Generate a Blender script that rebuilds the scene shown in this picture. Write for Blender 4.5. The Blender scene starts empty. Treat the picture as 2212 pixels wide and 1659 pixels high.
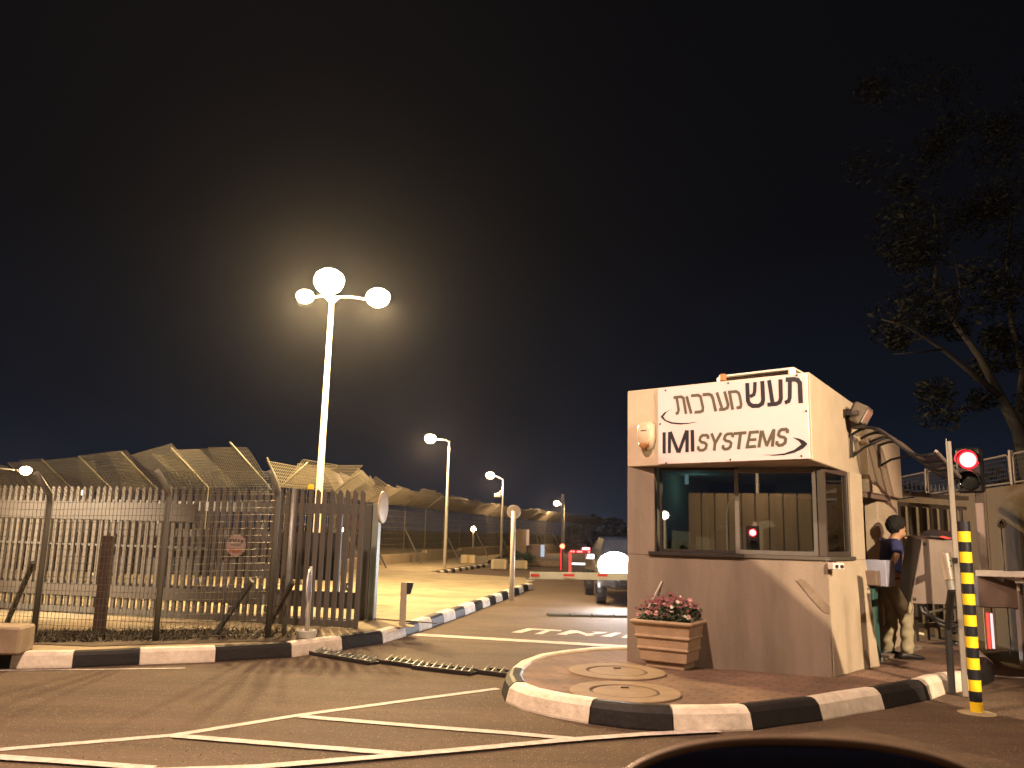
import bpy, bmesh, math, random
from mathutils import Vector, Matrix
random.seed(7)
sc = bpy.context.scene
COL = sc.collection
# ------------------------------------------------------------------ camera
F, PITCH, ROLL, EYE = 1780.0, math.radians(10.2), 0.026, 1.5
CAM_R = Matrix.Rotation(math.pi/2 + PITCH, 3, 'X') @ Matrix.Rotation(ROLL, 3, 'Z')
cam = bpy.data.cameras.new('camera'); camo = bpy.data.objects.new('camera', cam); COL.objects.link(camo)
camo.matrix_world = Matrix.Translation((0, 0, EYE)) @ CAM_R.to_4x4()
cam.sensor_width = 36.0; cam.lens = 36.0*F/2212.0; cam.clip_start = 0.05; cam.clip_end = 3000
sc.camera = camo
# ------------------------------------------------------------------ night sky
w = bpy.data.worlds.new('World'); sc.world = w; w.use_nodes = True
nt = w.node_tree; nt.nodes.clear()
N = nt.nodes.new
out = N('ShaderNodeOutputWorld'); bg = N('ShaderNodeBackground'); tc = N('ShaderNodeTexCoord'); sx = N('ShaderNodeSeparateXYZ'); rp = N('ShaderNodeValToRGB')
nt.links.new(tc.outputs['Generated'], sx.inputs[0]); nt.links.new(sx.outputs[2], rp.inputs[0])
e = rp.color_ramp.elements
e[0].position = 0.0; e[0].color = (0.0095, 0.0150, 0.028, 1)
e[1].position = 0.75; e[1].color = (0.0022, 0.0022, 0.0027, 1)
m_ = e.new(0.14); m_.color = (0.0050, 0.0070, 0.0125, 1)
m_ = e.new(0.34); m_.color = (0.0028, 0.0031, 0.0048, 1)
nt.links.new(rp.outputs[0], bg.inputs[0]); bg.inputs[1].default_value = 1.0
nt.links.new(bg.outputs[0], out.inputs[0])
sc.view_settings.view_transform = 'Standard'; sc.view_settings.look = 'None'
sc.view_settings.exposure = 0.0; sc.view_settings.gamma = 1.0; sc.view_settings.use_curve_mapping = False
sc.render.engine = 'CYCLES'
sc.cycles.max_bounces = 6; sc.cycles.diffuse_bounces = 3; sc.cycles.glossy_bounces = 3; sc.cycles.transmission_bounces = 6
sc.cycles.transparent_max_bounces = 12; sc.cycles.volume_bounces = 0
sc.cycles.sample_clamp_indirect = 4.0; sc.cycles.caustics_reflective = False; sc.cycles.caustics_refractive = False
sc.cycles.use_denoising = True
sc.cycles.volume_step_rate = 2.0

# ------------------------------------------------------------------ pixel -> place helpers (survey of the photograph)
def ray(x, y):
    return CAM_R @ Vector(((x-1106)/F, -(y-829.5)/F, -1.0))
def G(x, y, z=0.0):
    d = ray(x, y); t = (z-EYE)/d.z; return Vector((d.x*t, d.y*t, z))
def AT(x, y, Y):
    d = ray(x, y); t = Y/d.y; return Vector((d.x*t, Y, EYE + d.z*t))
def ON(x, y, a, b, off=0.0):
    """Point on the vertical plane through plan points a, b, moved by off towards the viewer."""
    a = Vector(a[:2]); b = Vector(b[:2]); n = Vector(((b-a).y, -(b-a).x)).normalized()
    if n.dot(-a) < 0: n = -n
    d = ray(x, y); o = a + n*off; t = o.dot(n)/(d.x*n.x + d.y*n.y)
    return Vector((d.x*t, d.y*t, EYE + d.z*t))

# ------------------------------------------------------------------ materials
MATS = {}
def mat(name, col, rough=0.7, metal=0.0, var=0.0, scale=6.0, bump=0.0, bscale=60.0, col2=None, spec=0.5, emit=None, es=1.0, streak=False, coat=0.0):
    if name in MATS: return MATS[name]
    m = bpy.data.materials.new(name); m.use_nodes = True; t = m.node_tree; b = t.nodes['Principled BSDF']
    b.inputs['Base Color'].default_value = (*col, 1); b.inputs['Roughness'].default_value = rough; b.inputs['Metallic'].default_value = metal
    b.inputs['Specular IOR Level'].default_value = spec
    if coat: b.inputs['Coat Weight'].default_value = coat
    if emit: b.inputs['Emission Color'].default_value = (*emit, 1); b.inputs['Emission Strength'].default_value = es
    g = t.nodes.new('ShaderNodeNewGeometry')
    if var or col2:
        n = t.nodes.new('ShaderNodeTexNoise'); n.inputs['Scale'].default_value = scale; n.inputs['Detail'].default_value = 8; n.inputs['Roughness'].default_value = 0.65
        src = g.outputs['Position']
        if streak:
            mp = t.nodes.new('ShaderNodeMapping'); mp.inputs['Scale'].default_value = (1, 1, 0.16); t.links.new(src, mp.inputs[0]); src = mp.outputs[0]
        t.links.new(src, n.inputs['Vector'])
        r = t.nodes.new('ShaderNodeValToRGB'); r.color_ramp.elements[0].position = 0.32; r.color_ramp.elements[1].position = 0.68
        c2 = col2 or tuple(c*(1-var) for c in col); c1 = tuple(min(1, c*(1+var*0.4)) for c in col)
        r.color_ramp.elements[0].color = (*c2, 1); r.color_ramp.elements[1].color = (*c1, 1)
        t.links.new(n.outputs['Fac'], r.inputs[0]); t.links.new(r.outputs[0], b.inputs['Base Color'])
    if bump:
        n2 = t.nodes.new('ShaderNodeTexNoise'); n2.inputs['Scale'].default_value = bscale; n2.inputs['Detail'].default_value = 4
        t.links.new(g.outputs['Position'], n2.inputs['Vector'])
        bp = t.nodes.new('ShaderNodeBump'); bp.inputs['Strength'].default_value = bump; bp.inputs['Distance'].default_value = 0.01
        t.links.new(n2.outputs['Fac'], bp.inputs['Height']); t.links.new(bp.outputs[0], b.inputs['Normal'])
    MATS[name] = m; return m
def emis(name, col, s):
    if name in MATS: return MATS[name]
    m = bpy.data.materials.new(name); m.use_nodes = True; t = m.node_tree; t.nodes.clear()
    o = t.nodes.new('ShaderNodeOutputMaterial'); e = t.nodes.new('ShaderNodeEmission'); e.inputs[0].default_value = (*col, 1); e.inputs[1].default_value = s
    t.links.new(e.outputs[0], o.inputs[0]); MATS[name] = m; return m

def asphalt():
    m = mat('asphalt', (0.075, 0.068, 0.062), 0.62, spec=.3); t = m.node_tree; b = t.nodes['Principled BSDF']; g = t.nodes.new('ShaderNodeNewGeometry')
    def noise(s, d=6, r=0.6):
        n = t.nodes.new('ShaderNodeTexNoise'); n.inputs['Scale'].default_value = s; n.inputs['Detail'].default_value = d; n.inputs['Roughness'].default_value = r
        t.links.new(g.outputs['Position'], n.inputs['Vector']); return n
    big, mid, fine = noise(0.55, 6), noise(5.5, 8, .75), noise(85, 3)
    r = t.nodes.new('ShaderNodeValToRGB'); r.color_ramp.elements[0].position = .3; r.color_ramp.elements[1].position = .7
    r.color_ramp.elements[0].color = (0.070, 0.048, 0.032, 1); r.color_ramp.elements[1].color = (0.140, 0.099, 0.069, 1)
    mx = t.nodes.new('ShaderNodeMix'); mx.data_type = 'FLOAT'; mx.inputs[0].default_value = .42
    t.links.new(big.outputs['Fac'], mx.inputs[2]); t.links.new(mid.outputs['Fac'], mx.inputs[3]); t.links.new(mx.outputs[0], r.inputs[0])
    # pale aggregate specks
    v = t.nodes.new('ShaderNodeTexVoronoi'); v.inputs['Scale'].default_value = 44; t.links.new(g.outputs['Position'], v.inputs['Vector'])
    lt = t.nodes.new('ShaderNodeMath'); lt.operation = 'LESS_THAN'; lt.inputs[1].default_value = 0.26; t.links.new(v.outputs['Distance'], lt.inputs[0])
    sc_ = t.nodes.new('ShaderNodeSeparateColor'); t.links.new(v.outputs['Color'], sc_.inputs[0])
    gt = t.nodes.new('ShaderNodeMath'); gt.operation = 'GREATER_THAN'; gt.inputs[1].default_value = 0.62; t.links.new(sc_.outputs[0], gt.inputs[0])
    mu = t.nodes.new('ShaderNodeMath'); mu.operation = 'MULTIPLY'; t.links.new(lt.outputs[0], mu.inputs[0]); t.links.new(gt.outputs[0], mu.inputs[1])
    mpp = t.nodes.new('ShaderNodeMapping'); mpp.inputs['Rotation'].default_value = (0, 0, .22); mpp.inputs['Scale'].default_value = (.22, 1.9, 1); t.links.new(g.outputs['Position'], mpp.inputs[0])
    sn = noise(1.3, 7, .7); t.links.new(mpp.outputs[0], sn.inputs['Vector'])
    sr_ = t.nodes.new('ShaderNodeMapRange'); sr_.inputs[1].default_value = .35; sr_.inputs[2].default_value = .65; sr_.inputs[3].default_value = .74; sr_.inputs[4].default_value = 1.14; t.links.new(sn.outputs['Fac'], sr_.inputs[0])
    vm = t.nodes.new('ShaderNodeVectorMath'); vm.operation = 'SCALE'; t.links.new(r.outputs[0], vm.inputs[0]); t.links.new(sr_.outputs[0], vm.inputs['Scale'])
    mc = t.nodes.new('ShaderNodeMix'); mc.data_type = 'RGBA'; mc.inputs[7].default_value = (0.26, 0.19, 0.14, 1)
    t.links.new(mu.outputs[0], mc.inputs[0]); t.links.new(vm.outputs[0], mc.inputs[6]); t.links.new(mc.outputs[2], b.inputs['Base Color'])
    bp = t.nodes.new('ShaderNodeBump'); bp.inputs['Strength'].default_value = .9; bp.inputs['Distance'].default_value = .012
    t.links.new(fine.outputs['Fac'], bp.inputs['Height']); t.links.new(bp.outputs[0], b.inputs['Normal'])
    mr = t.nodes.new('ShaderNodeMapRange'); mr.inputs[3].default_value = .7; mr.inputs[4].default_value = .92; t.links.new(mid.outputs['Fac'], mr.inputs[0]); t.links.new(mr.outputs[0], b.inputs['Roughness'])
    return m
ASPH = asphalt()
def paver_mat():
    m = mat('paver', (0.2, 0.12, 0.085), .85); t = m.node_tree; b = t.nodes['Principled BSDF']; g = t.nodes.new('ShaderNodeNewGeometry')
    mp = t.nodes.new('ShaderNodeMapping'); mp.inputs['Rotation'].default_value = (0, 0, .6); t.links.new(g.outputs['Position'], mp.inputs[0])
    br = t.nodes.new('ShaderNodeTexBrick'); br.inputs['Scale'].default_value = 1; br.inputs['Brick Width'].default_value = .2; br.inputs['Row Height'].default_value = .1; br.inputs['Mortar Size'].default_value = .006
    br.inputs['Color1'].default_value = (0.235, .145, .10, 1); br.inputs['Color2'].default_value = (0.18, .115, .085, 1); br.inputs['Mortar'].default_value = (.1, .075, .06, 1)
    t.links.new(mp.outputs[0], br.inputs['Vector'])
    n = t.nodes.new('ShaderNodeTexNoise'); n.inputs['Scale'].default_value = 2.2; n.inputs['Detail'].default_value = 8; t.links.new(g.outputs['Position'], n.inputs['Vector'])
    r = t.nodes.new('ShaderNodeValToRGB'); r.color_ramp.elements[0].position = .35; r.color_ramp.elements[1].position = .7; r.color_ramp.elements[0].color = (.62, .62, .62, 1); r.color_ramp.elements[1].color = (1.1, 1.1, 1.1, 1)
    t.links.new(n.outputs['Fac'], r.inputs[0])
    mx = t.nodes.new('ShaderNodeMix'); mx.data_type = 'RGBA'; mx.blend_type = 'MULTIPLY'; mx.inputs[0].default_value = 1
    t.links.new(br.outputs['Color'], mx.inputs[6]); t.links.new(r.outputs[0], mx.inputs[7]); t.links.new(mx.outputs[2], b.inputs['Base Color'])
    bp = t.nodes.new('ShaderNodeBump'); bp.inputs['Strength'].default_value = .6; bp.inputs['Distance'].default_value = .006; bp.invert = True
    t.links.new(br.outputs['Fac'], bp.inputs['Height']); t.links.new(bp.outputs[0], b.inputs['Normal'])
    return m
PAVER = paver_mat()
CONC = mat('pavement_concrete', (0.33, 0.27, 0.165), .85, var=.34, scale=1.6, bump=.4, bscale=45)
KW = mat('kerb_white_paint', (0.78, 0.72, 0.62), .6, scale=7, var=.1, col2=(.55, .49, .40), bump=.8, bscale=22)
KB = mat('kerb_black_paint', (0.010, 0.010, 0.012), .55, var=.5, scale=6, bump=.5, bscale=25, col2=(.022, .020, .018), spec=.25)
LINE = mat('road_paint', (0.62, 0.57, 0.55), .7, col2=(.36, .32, .29), scale=13, bump=.3, bscale=90)
SOIL = mat('soil', (0.11, 0.085, 0.055), .95, var=.5, scale=5, bump=1, bscale=14)
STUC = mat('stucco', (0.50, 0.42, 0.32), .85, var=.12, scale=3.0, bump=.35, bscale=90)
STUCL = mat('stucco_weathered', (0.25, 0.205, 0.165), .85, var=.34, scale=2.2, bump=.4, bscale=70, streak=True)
SIGNW = mat('sign_board', (0.60, 0.55, 0.58), .35, var=.04, scale=2)
INKN = mat('ink_navy', (0.012, 0.012, 0.02), .4)
INKG = mat('ink_olive', (0.085, 0.08, 0.055), .45)
ALU = mat('aluminium_frame', (0.20, 0.19, 0.18), .4, .6, var=.15, scale=8)
DKF = mat('dark_frame', (0.04, 0.034, 0.032), .45, .3, var=.2)
GALV = mat('galvanised_steel', (0.30, 0.31, 0.29), .5, .55, var=.25, scale=7)
GREY = mat('grey_steel_paint', (0.085, 0.085, 0.075), .5, .2, var=.3, scale=5, streak=True)
PALIS = mat('palisade_steel', (0.080, 0.068, 0.055), .75, 0, var=.25, scale=4, streak=True)
GREEN = mat('grey_green_paint', (0.21, 0.25, 0.235), .45, .1, var=.2, scale=4, streak=True)
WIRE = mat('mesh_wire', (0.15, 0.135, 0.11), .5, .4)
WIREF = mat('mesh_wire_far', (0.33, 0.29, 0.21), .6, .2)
POLE = mat('pole_paint', (0.55, 0.52, 0.45), .5, .1, var=.15, scale=4)
DARK = mat('dark_plastic', (0.02, 0.02, 0.022), .4)
BLK = mat('black_matte', (0.006, 0.006, 0.007), .6)
YEL = mat('yellow_plastic', (0.85, 0.60, 0.02), .42, var=.1, scale=12)
BAND = mat('black_band', (0.012, 0.013, 0.02), .4, var=.3, scale=10)
TERR = mat('planter_beige', (0.40, 0.29, 0.195), .75, var=.2, scale=7, bump=.4, bscale=50)
DRYW = mat('dry_weed', (0.05, 0.042, 0.022), .8, var=.6, scale=9)
LEAF = mat('leaf_green', (0.03, 0.065, 0.028), .6, var=.5, scale=20)
PINK = mat('petal_pink', (0.60, 0.30, 0.30), .6, var=.25, scale=30)
CRIM = mat('petal_crimson', (0.26, 0.085, 0.10), .65, var=.3, scale=30)
WHT = mat('white_plastic', (0.72, 0.70, 0.64), .4, var=.08)
WALLC = mat('concrete_panel', (0.36, 0.29, 0.19), .85, var=.22, scale=1.6, bump=.5, bscale=25, streak=True)
CHROME = mat('stainless', (0.80, 0.76, 0.70), .33, .9)
AMBER = mat('amber_lens', (0.33, 0.16, 0.06), .35)
REDP = mat('red_reflector', (0.55, 0.05, 0.04), .35)
BROWNB = mat('brown_box', (0.22, 0.16, 0.13), .6, .1, var=.15)
TEAL = mat('teal_paint', (0.05, 0.14, 0.13), .5, var=.2)
SKIN = mat('skin', (0.50, 0.29, 0.19), .55, var=.08, scale=30)
SHIRT = mat('navy_shirt', (0.035, 0.042, 0.15), .85, var=.25, scale=14)
TROU = mat('khaki_trousers', (0.36, 0.32, 0.22), .85, var=.12, scale=5)
HAIR = mat('black_hair', (0.006, 0.005, 0.005), .7, var=.4, scale=60, bump=1, bscale=120)
SHOE = mat('black_shoe', (0.015, 0.015, 0.017), .5)
BARK = mat('pale_bark', (0.022, 0.019, 0.016), .85, var=.5, scale=3)
TLEAF = mat('tree_leaf', (0.0035, 0.0045, 0.003), .7, var=.5, scale=3)
RUST = mat('rusty_brown', (0.055, 0.03, 0.02), .8, var=.4, scale=8)

def glass_mat(name, refl, tint):
    m = bpy.data.materials.new(name); m.use_nodes = True; t = m.node_tree; t.nodes.clear()
    o = t.nodes.new('ShaderNodeOutputMaterial'); mx = t.nodes.new('ShaderNodeMixShader'); g = t.nodes.new('ShaderNodeBsdfGlossy'); tr = t.nodes.new('ShaderNodeBsdfTransparent')
    g.inputs['Roughness'].default_value = .015; g.inputs['Color'].default_value = (.95, .95, 1, 1); tr.inputs['Color'].default_value = (*tint, 1)
    mx.inputs[0].default_value = refl; t.links.new(tr.outputs[0], mx.inputs[1]); t.links.new(g.outputs[0], mx.inputs[2]); t.links.new(mx.outputs[0], o.inputs[0])
    MATS[name] = m; return m
GLASS = glass_mat('window_glass', .30, (.40, .48, .48))
SMOKE = mat('smoked_sheet', (.24, .18, .16), .3)
SMOKE.node_tree.nodes['Principled BSDF'].inputs['Alpha'].default_value = .62

# ------------------------------------------------------------------ mesh builder
class MB:
    def __init__(s): s.v = []; s.f = []; s.m = []
    def add(s, vs, fs, mi=0):
        o = len(s.v); s.v += [Vector(v) for v in vs]; s.f += [tuple(i+o for i in f) for f in fs]; s.m += [mi]*len(fs); return s
    def box(s, c, size, ax=None, mi=0, taper=1.0):
        c = Vector(c); hx, hy, hz = (k/2 for k in size)
        X, Y, Z = ax if ax else (Vector((1, 0, 0)), Vector((0, 1, 0)), Vector((0, 0, 1)))
        vs = [c + X*(sx*hx*(taper if sz > 0 else 1)) + Y*(sy*hy*(taper if sz > 0 else 1)) + Z*(sz*hz) for sz in (-1, 1) for sy in (-1, 1) for sx in (-1, 1)]
        return s.add(vs, [(0, 2, 3, 1), (4, 5, 7, 6), (0, 1, 5, 4), (2, 6, 7, 3), (0, 4, 6, 2), (1, 3, 7, 5)], mi)
    def beam(s, a, b, wd, ht, up=(0, 0, 1), mi=0):
        a = Vector(a); b = Vector(b); Z = (b-a); L = Z.length; Z.normalize(); X = Z.cross(Vector(up))
        if X.length < 1e-4: X = Z.cross(Vector((0, 1, 0)))
        X.normalize(); Y = X.cross(Z)
        return s.box((a+b)/2, (wd, ht, L), (X, Y, Z), mi)
    def wire(s, a, b, r):
        a = Vector(a); b = Vector(b); d = (b-a).normalized(); X = d.orthogonal().normalized(); Y = d.cross(X)
        vs = [p + X*(math.cos(k)*r) + Y*(math.sin(k)*r) for p in (a, b) for k in (0, 2.094, 4.189)]
        return s.add(vs, [(0, 1, 4, 3), (1, 2, 5, 4), (2, 0, 3, 5)])
    def tube(s, pts, r, n=10, caps=True, mi=0):
        pts = [Vector(p) for p in pts]; rs = r if isinstance(r, (list, tuple)) else [r]*len(pts)
        vs = []; ref = None
        for i, p in enumerate(pts):
            d = (pts[min(i+1, len(pts)-1)] - pts[max(i-1, 0)]).normalized()
            X = d.orthogonal().normalized() if ref is None else (ref - d*ref.dot(d)).normalized()
            ref = X; Y = d.cross(X)
            vs += [p + X*(math.cos(2*math.pi*k/n)*rs[i]) + Y*(math.sin(2*math.pi*k/n)*rs[i]) for k in range(n)]
        fs = [(i*n+k, i*n+(k+1) % n, (i+1)*n+(k+1) % n, (i+1)*n+k) for i in range(len(pts)-1) for k in range(n)]
        if caps: fs += [tuple(reversed(range(n))), tuple(range((len(pts)-1)*n, len(pts)*n))]
        return s.add(vs, fs, mi)
    def prism(s, poly, z0, z1, mi=0):
        n = len(poly); a = sum(poly[i][0]*poly[(i+1) % n][1]-poly[(i+1) % n][0]*poly[i][1] for i in range(n))
        if a < 0: poly = list(reversed(poly))
        vs = [(p[0], p[1], z0) for p in poly] + [(p[0], p[1], z1) for p in poly]
        return s.add(vs, [tuple(reversed(range(n))), tuple(range(n, 2*n))] + [(i, (i+1) % n, n+(i+1) % n, n+i) for i in range(n)], mi)
    def slab(s, pts, nrm, th):
        """planar polygon pts (3D), thickened by th along nrm"""
        n = len(pts); pts = [Vector(p) for p in pts]; nrm = Vector(nrm).normalized()
        vs = pts + [p + nrm*th for p in pts]
        return s.add(vs, [tuple(reversed(range(n))), tuple(range(n, 2*n))] + [(i, (i+1) % n, n+(i+1) % n, n+i) for i in range(n)])
    def lathe(s, prof, c=(0, 0, 0), ax=(0, 0, 1), n=20, mi=0):
        c = Vector(c); Z = Vector(ax).normalized(); X = Z.orthogonal().normalized(); Y = Z.cross(X)
        vs = [c + Z*h + (X*math.cos(2*math.pi*k/n) + Y*math.sin(2*math.pi*k/n))*max(r, 1e-4) for r, h in prof for k in range(n)]
        fs = [(i*n+k, i*n+(k+1) % n, (i+1)*n+(k+1) % n, (i+1)*n+k) for i in range(len(prof)-1) for k in range(n)]
        return s.add(vs, fs, mi)
    def build(s, name, m, parent=None, smooth=False, bevel=0.0, origin=None):
        me = bpy.data.meshes.new(name); root = parent
        off = Vector((0, 0, 0))
        while root is not None: off += root.location; root = root.parent
        o_loc = Vector(origin) - off if origin is not None else Vector((0, 0, 0))
        base = off + o_loc
        me.from_pydata([tuple(v - base) for v in s.v], [], s.f)
        ms = m if isinstance(m, (list, tuple)) else [m]
        for k in ms: me.materials.append(k)
        for p, k in zip(me.polygons, s.m): p.material_index = k; p.use_smooth = smooth
        me.validate()
        b = bmesh.new(); b.from_mesh(me); bmesh.ops.recalc_face_normals(b, faces=b.faces)
        if bevel:
            bmesh.ops.bevel(b, geom=[e for e in b.edges if len(e.link_faces) == 2 and e.calc_face_angle(0) > .5], offset=bevel, segments=1, affect='EDGES', clamp_overlap=True)
        b.to_mesh(me); b.free()
        o = bpy.data.objects.new(name, me); COL.objects.link(o); o.parent = parent; o.location = o_loc
        return o
def tag(o, label, cat, group=None, kind=None):
    if label: o['label'] = label
    if cat: o['category'] = cat
    if group: o['group'] = group
    if kind: o['kind'] = kind
    return o
def thing(name, label, cat, loc=(0, 0, 0), group=None):
    o = bpy.data.objects.new(name, None); COL.objects.link(o); o.location = Vector(loc); o.empty_display_size = .2
    return tag(o, label, cat, group)
def struct(mb, name, m, parent=None, **k):
    o = mb.build(name, m, parent, **k)
    if parent is None: o['kind'] = 'structure'
    return o
def clone(o, parent=None):
    c = o.copy(); COL.objects.link(c); c.parent = parent
    for ch in list(o.children): clone(ch, c)
    return c
def sheet(pts, z, th=0.0):
    mb = MB()
    if th: return mb.prism([p[:2] for p in pts], z-th, z)
    n = len(pts); a = sum(pts[i][0]*pts[(i+1) % n][1]-pts[(i+1) % n][0]*pts[i][1] for i in range(n))
    if a < 0: pts = list(reversed(pts))
    return mb.add([(p[0], p[1], z) for p in pts], [tuple(range(n))])
def stroke2(pts, wd):
    """mitred ribbon quads for a plane polyline of 2D vectors"""
    pts = [Vector(p) for p in pts]; L = []; R = []
    for i, p in enumerate(pts):
        d0 = (pts[i]-pts[i-1]).normalized() if i else (pts[1]-pts[0]).normalized()
        d1 = (pts[i+1]-pts[i]).normalized() if i < len(pts)-1 else d0
        n0 = Vector((-d0.y, d0.x)); n1 = Vector((-d1.y, d1.x)); n = (n0+n1)
        if n.length < 1e-3: n = n0.copy()
        n.normalize(); k = min(1/max(n.dot(n0), .4), 1.6)
        L.append(p + n*(wd/2*k)); R.append(p - n*(wd/2*k))
    return L, R
def lamp(name, kind, loc, energy, col, size=.15, parent=None, rot=None, spot=None, blend=.6):
    l = bpy.data.lights.new(name, kind); l.energy = energy; l.color = col
    if kind == 'SPOT': l.spot_size = math.radians(spot); l.spot_blend = blend
    if kind != 'SUN': l.shadow_soft_size = size
    o = bpy.data.objects.new(name, l); COL.objects.link(o); o.parent = parent; o.location = loc
    if rot is not None: o.rotation_euler = rot
    return o

# =================================================================== GROUND
g = sheet([(-400, -300), (400, -300), (400, 900), (-400, 900)], -.02); struct(g, 'ground', SOIL)
g = sheet([(-45, -40), (40, -40), (40, 9), (16, 30), (14, 90), (-14, 90), (-45, 90)], 0.0); struct(g, 'road', ASPH)

KH = .16
GLOW_HAZE = .00028
def arc_pts(px): return [G(*q) for q in px]
kb_px = [(155, 1443), (300, 1436), (465, 1430), (630, 1420), (739, 1404), (827, 1390), (877, 1374), (906, 1364.5), (934, 1355.5), (959, 1345.5), (984, 1336.5), (1005, 1329), (1027, 1320), (1043, 1313.5), (1059, 1308.5), (1072, 1302.5), (1086, 1297.5), (1099, 1292), (1111, 1287.5), (1122, 1283.5), (1132, 1278.5), (1142, 1275), (1153, 1272.5)]
kbl = [Vector((-5.05, 8.80, 0))] + arc_pts(kb_px)
pre = [Vector((-5.05 - .68*i, 8.80 - .03*i, 0)) for i in range(6, 0, -1)]
kbl = pre + kbl
kb2_px = [(906, 1246), (921, 1245), (934, 1245.3), (945, 1244), (953, 1242.4), (961.3, 1240.8), (969, 1239.4), (977, 1237.7), (985, 1236), (992.5, 1234.6), (999, 1233.3), (1006, 1232), (1011, 1231.2), (1017, 1230.4), (1024, 1229.3), (1030, 1228.3), (1037, 1227.3), (1043, 1226.4), (1049, 1225.5), (1057, 1224.5)]
kb2 = arc_pts(kb2_px)
def inset(pts, d):
    o = []
    for i, p in enumerate(pts):
        a = pts[max(i-1, 0)]; b = pts[min(i+1, len(pts)-1)]; t = (b-a); t.z = 0; t.normalize(); n = Vector((-t.y, t.x, 0)); o.append(p + n*d)
    return o
def kerb_stones(parent, pts, wd, first_white, side=1, colors=None, h=KH):
    """one stone per segment; profile with a rounded front top edge and a slightly battered face"""
    inn = inset(pts, wd*side); i2 = inset(pts, .045*side); i1 = inset(pts, .018*side)
    for i in range(len(pts)-1):
        white = ((i % 2) == 0) == first_white if colors is None else colors[i]
        dr = (pts[i+1]-pts[i]).normalized()*.004
        rings = []
        hh = h + random.uniform(-.004, .004); jj = random.uniform(-.006, .006)
        nrm = (inn[i]-pts[i]).normalized()*jj
        for k, sg in ((i, 1), (i+1, -1)):
            q = lambda p, z: Vector((p.x, p.y, z)) + dr*sg + nrm
            rings.append([q(pts[k], -.05), q(pts[k], .02), q(i1[k], hh-.035), q(i2[k], hh-.004), q(i2[k].lerp(inn[k], .25), hh), q(inn[k], hh), q(inn[k], -.05)])
        n = 7; vs = rings[0] + rings[1]
        fs = [(j, (j+1) % n, n+(j+1) % n, n+j) for j in range(n)] + [tuple(reversed(range(n))), tuple(range(n, 2*n))]
        c = (pts[i]+pts[i+1])/2
        o = MB().add(vs, fs).build('kerb_stone', KW if white else KB, parent, origin=(c.x, c.y, 0))
        if i == 0 or white: pass
# left pavement: one sheet behind both kerbs
pav_poly = inset(kbl, .14) + [Vector((.55, 23.9, 0)), G(1135, 1259), G(1020, 1252), G(950, 1247.5)] + inset(kb2, .12)[2:] + [Vector((-.9, 40, 0)), Vector((.3, 60, 0)), Vector((-45, 70, 0)), Vector((-45, 8.7, 0))]
pav = struct(sheet(pav_poly, KH-.005, .2), 'pavement', CONC)
kerb_stones(pav, kbl, .16, True, 1, h=KH)
kerb_stones(pav, kb2, .14, True, 1, h=.13)
# soil strip and low growth under the mesh fence
sp = [G(60, 1391, .16), G(200, 1396, .16), G(330, 1392, .16), G(470, 1388, .16), G(620, 1385, .16), G(700, 1378, .16), G(690, 1362, .16), G(560, 1362, .16), G(420, 1360, .16), G(250, 1364, .16), G(60, 1362, .16), G(-120, 1380, .16), G(-60, 1394, .16)]
struct(sheet(sp, .163), 'soil_bed', SOIL)
wb = MB()
for i in range(2600):
    t = random.random(); x = 60 + 600*t*random.random()**.3; y = 1390 - 22*random.random() - 9*t
    p = G(x, y, .16); h = random.uniform(.015, .07); a = random.uniform(0, 6.28)
    wb.add([p + Vector((.012*math.cos(a), .012*math.sin(a), 0)), p - Vector((.012*math.cos(a), .012*math.sin(a), 0)), p + Vector((random.uniform(-.07, .07), random.uniform(-.07, .07), h))], [(0, 1, 2)])
tag(wb.build('weeds', DRYW), 'dry low weeds growing in the soil along the foot of the mesh fence', 'weeds', kind='stuff')

# island pavement
is_px = [(1350, 1424), (1270, 1428), (1205, 1436), (1150, 1446), (1112, 1461), (1090, 1480), (1083, 1497), (1092, 1517), (1130, 1534), (1187, 1549), (1272, 1564), (1360, 1576), (1455, 1582), (1552, 1581), (1628, 1578), (1701, 1567), (1778, 1557), (1849, 1543), (1912, 1533), (1972, 1520), (2010, 1512), (2043, 1499)]
isl = arc_pts(is_px) + [Vector((4.92, 9.05, 0)), Vector((5.45, 9.6, 0)), Vector((5.85, 10.25, 0)), Vector((6.15, 10.95, 0)), Vector((6.35, 11.7, 0)), Vector((6.4, 12.6, 0)), Vector((6.3, 13.6, 0)), Vector((5.9, 15.2, 0)), Vector((5.2, 17.5, 0))]
ISW = .20
isl_cols = [1, 1, 1, 1, 1, 0, 0, 1, 1, 1, 0, 0, 1, 1, 0, 0, 1, 1, 0, 0, 1, 1, 0, 0, 1, 1, 0, 1, 0, 1]
isl_in = inset(isl, .17)
island = struct(sheet(isl_in + [Vector((3.4, 20, 0)), Vector((2.3, 12.5, 0)), Vector((1.75, 11.0, 0))], .155, .2), 'island_pavement', PAVER)
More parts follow.
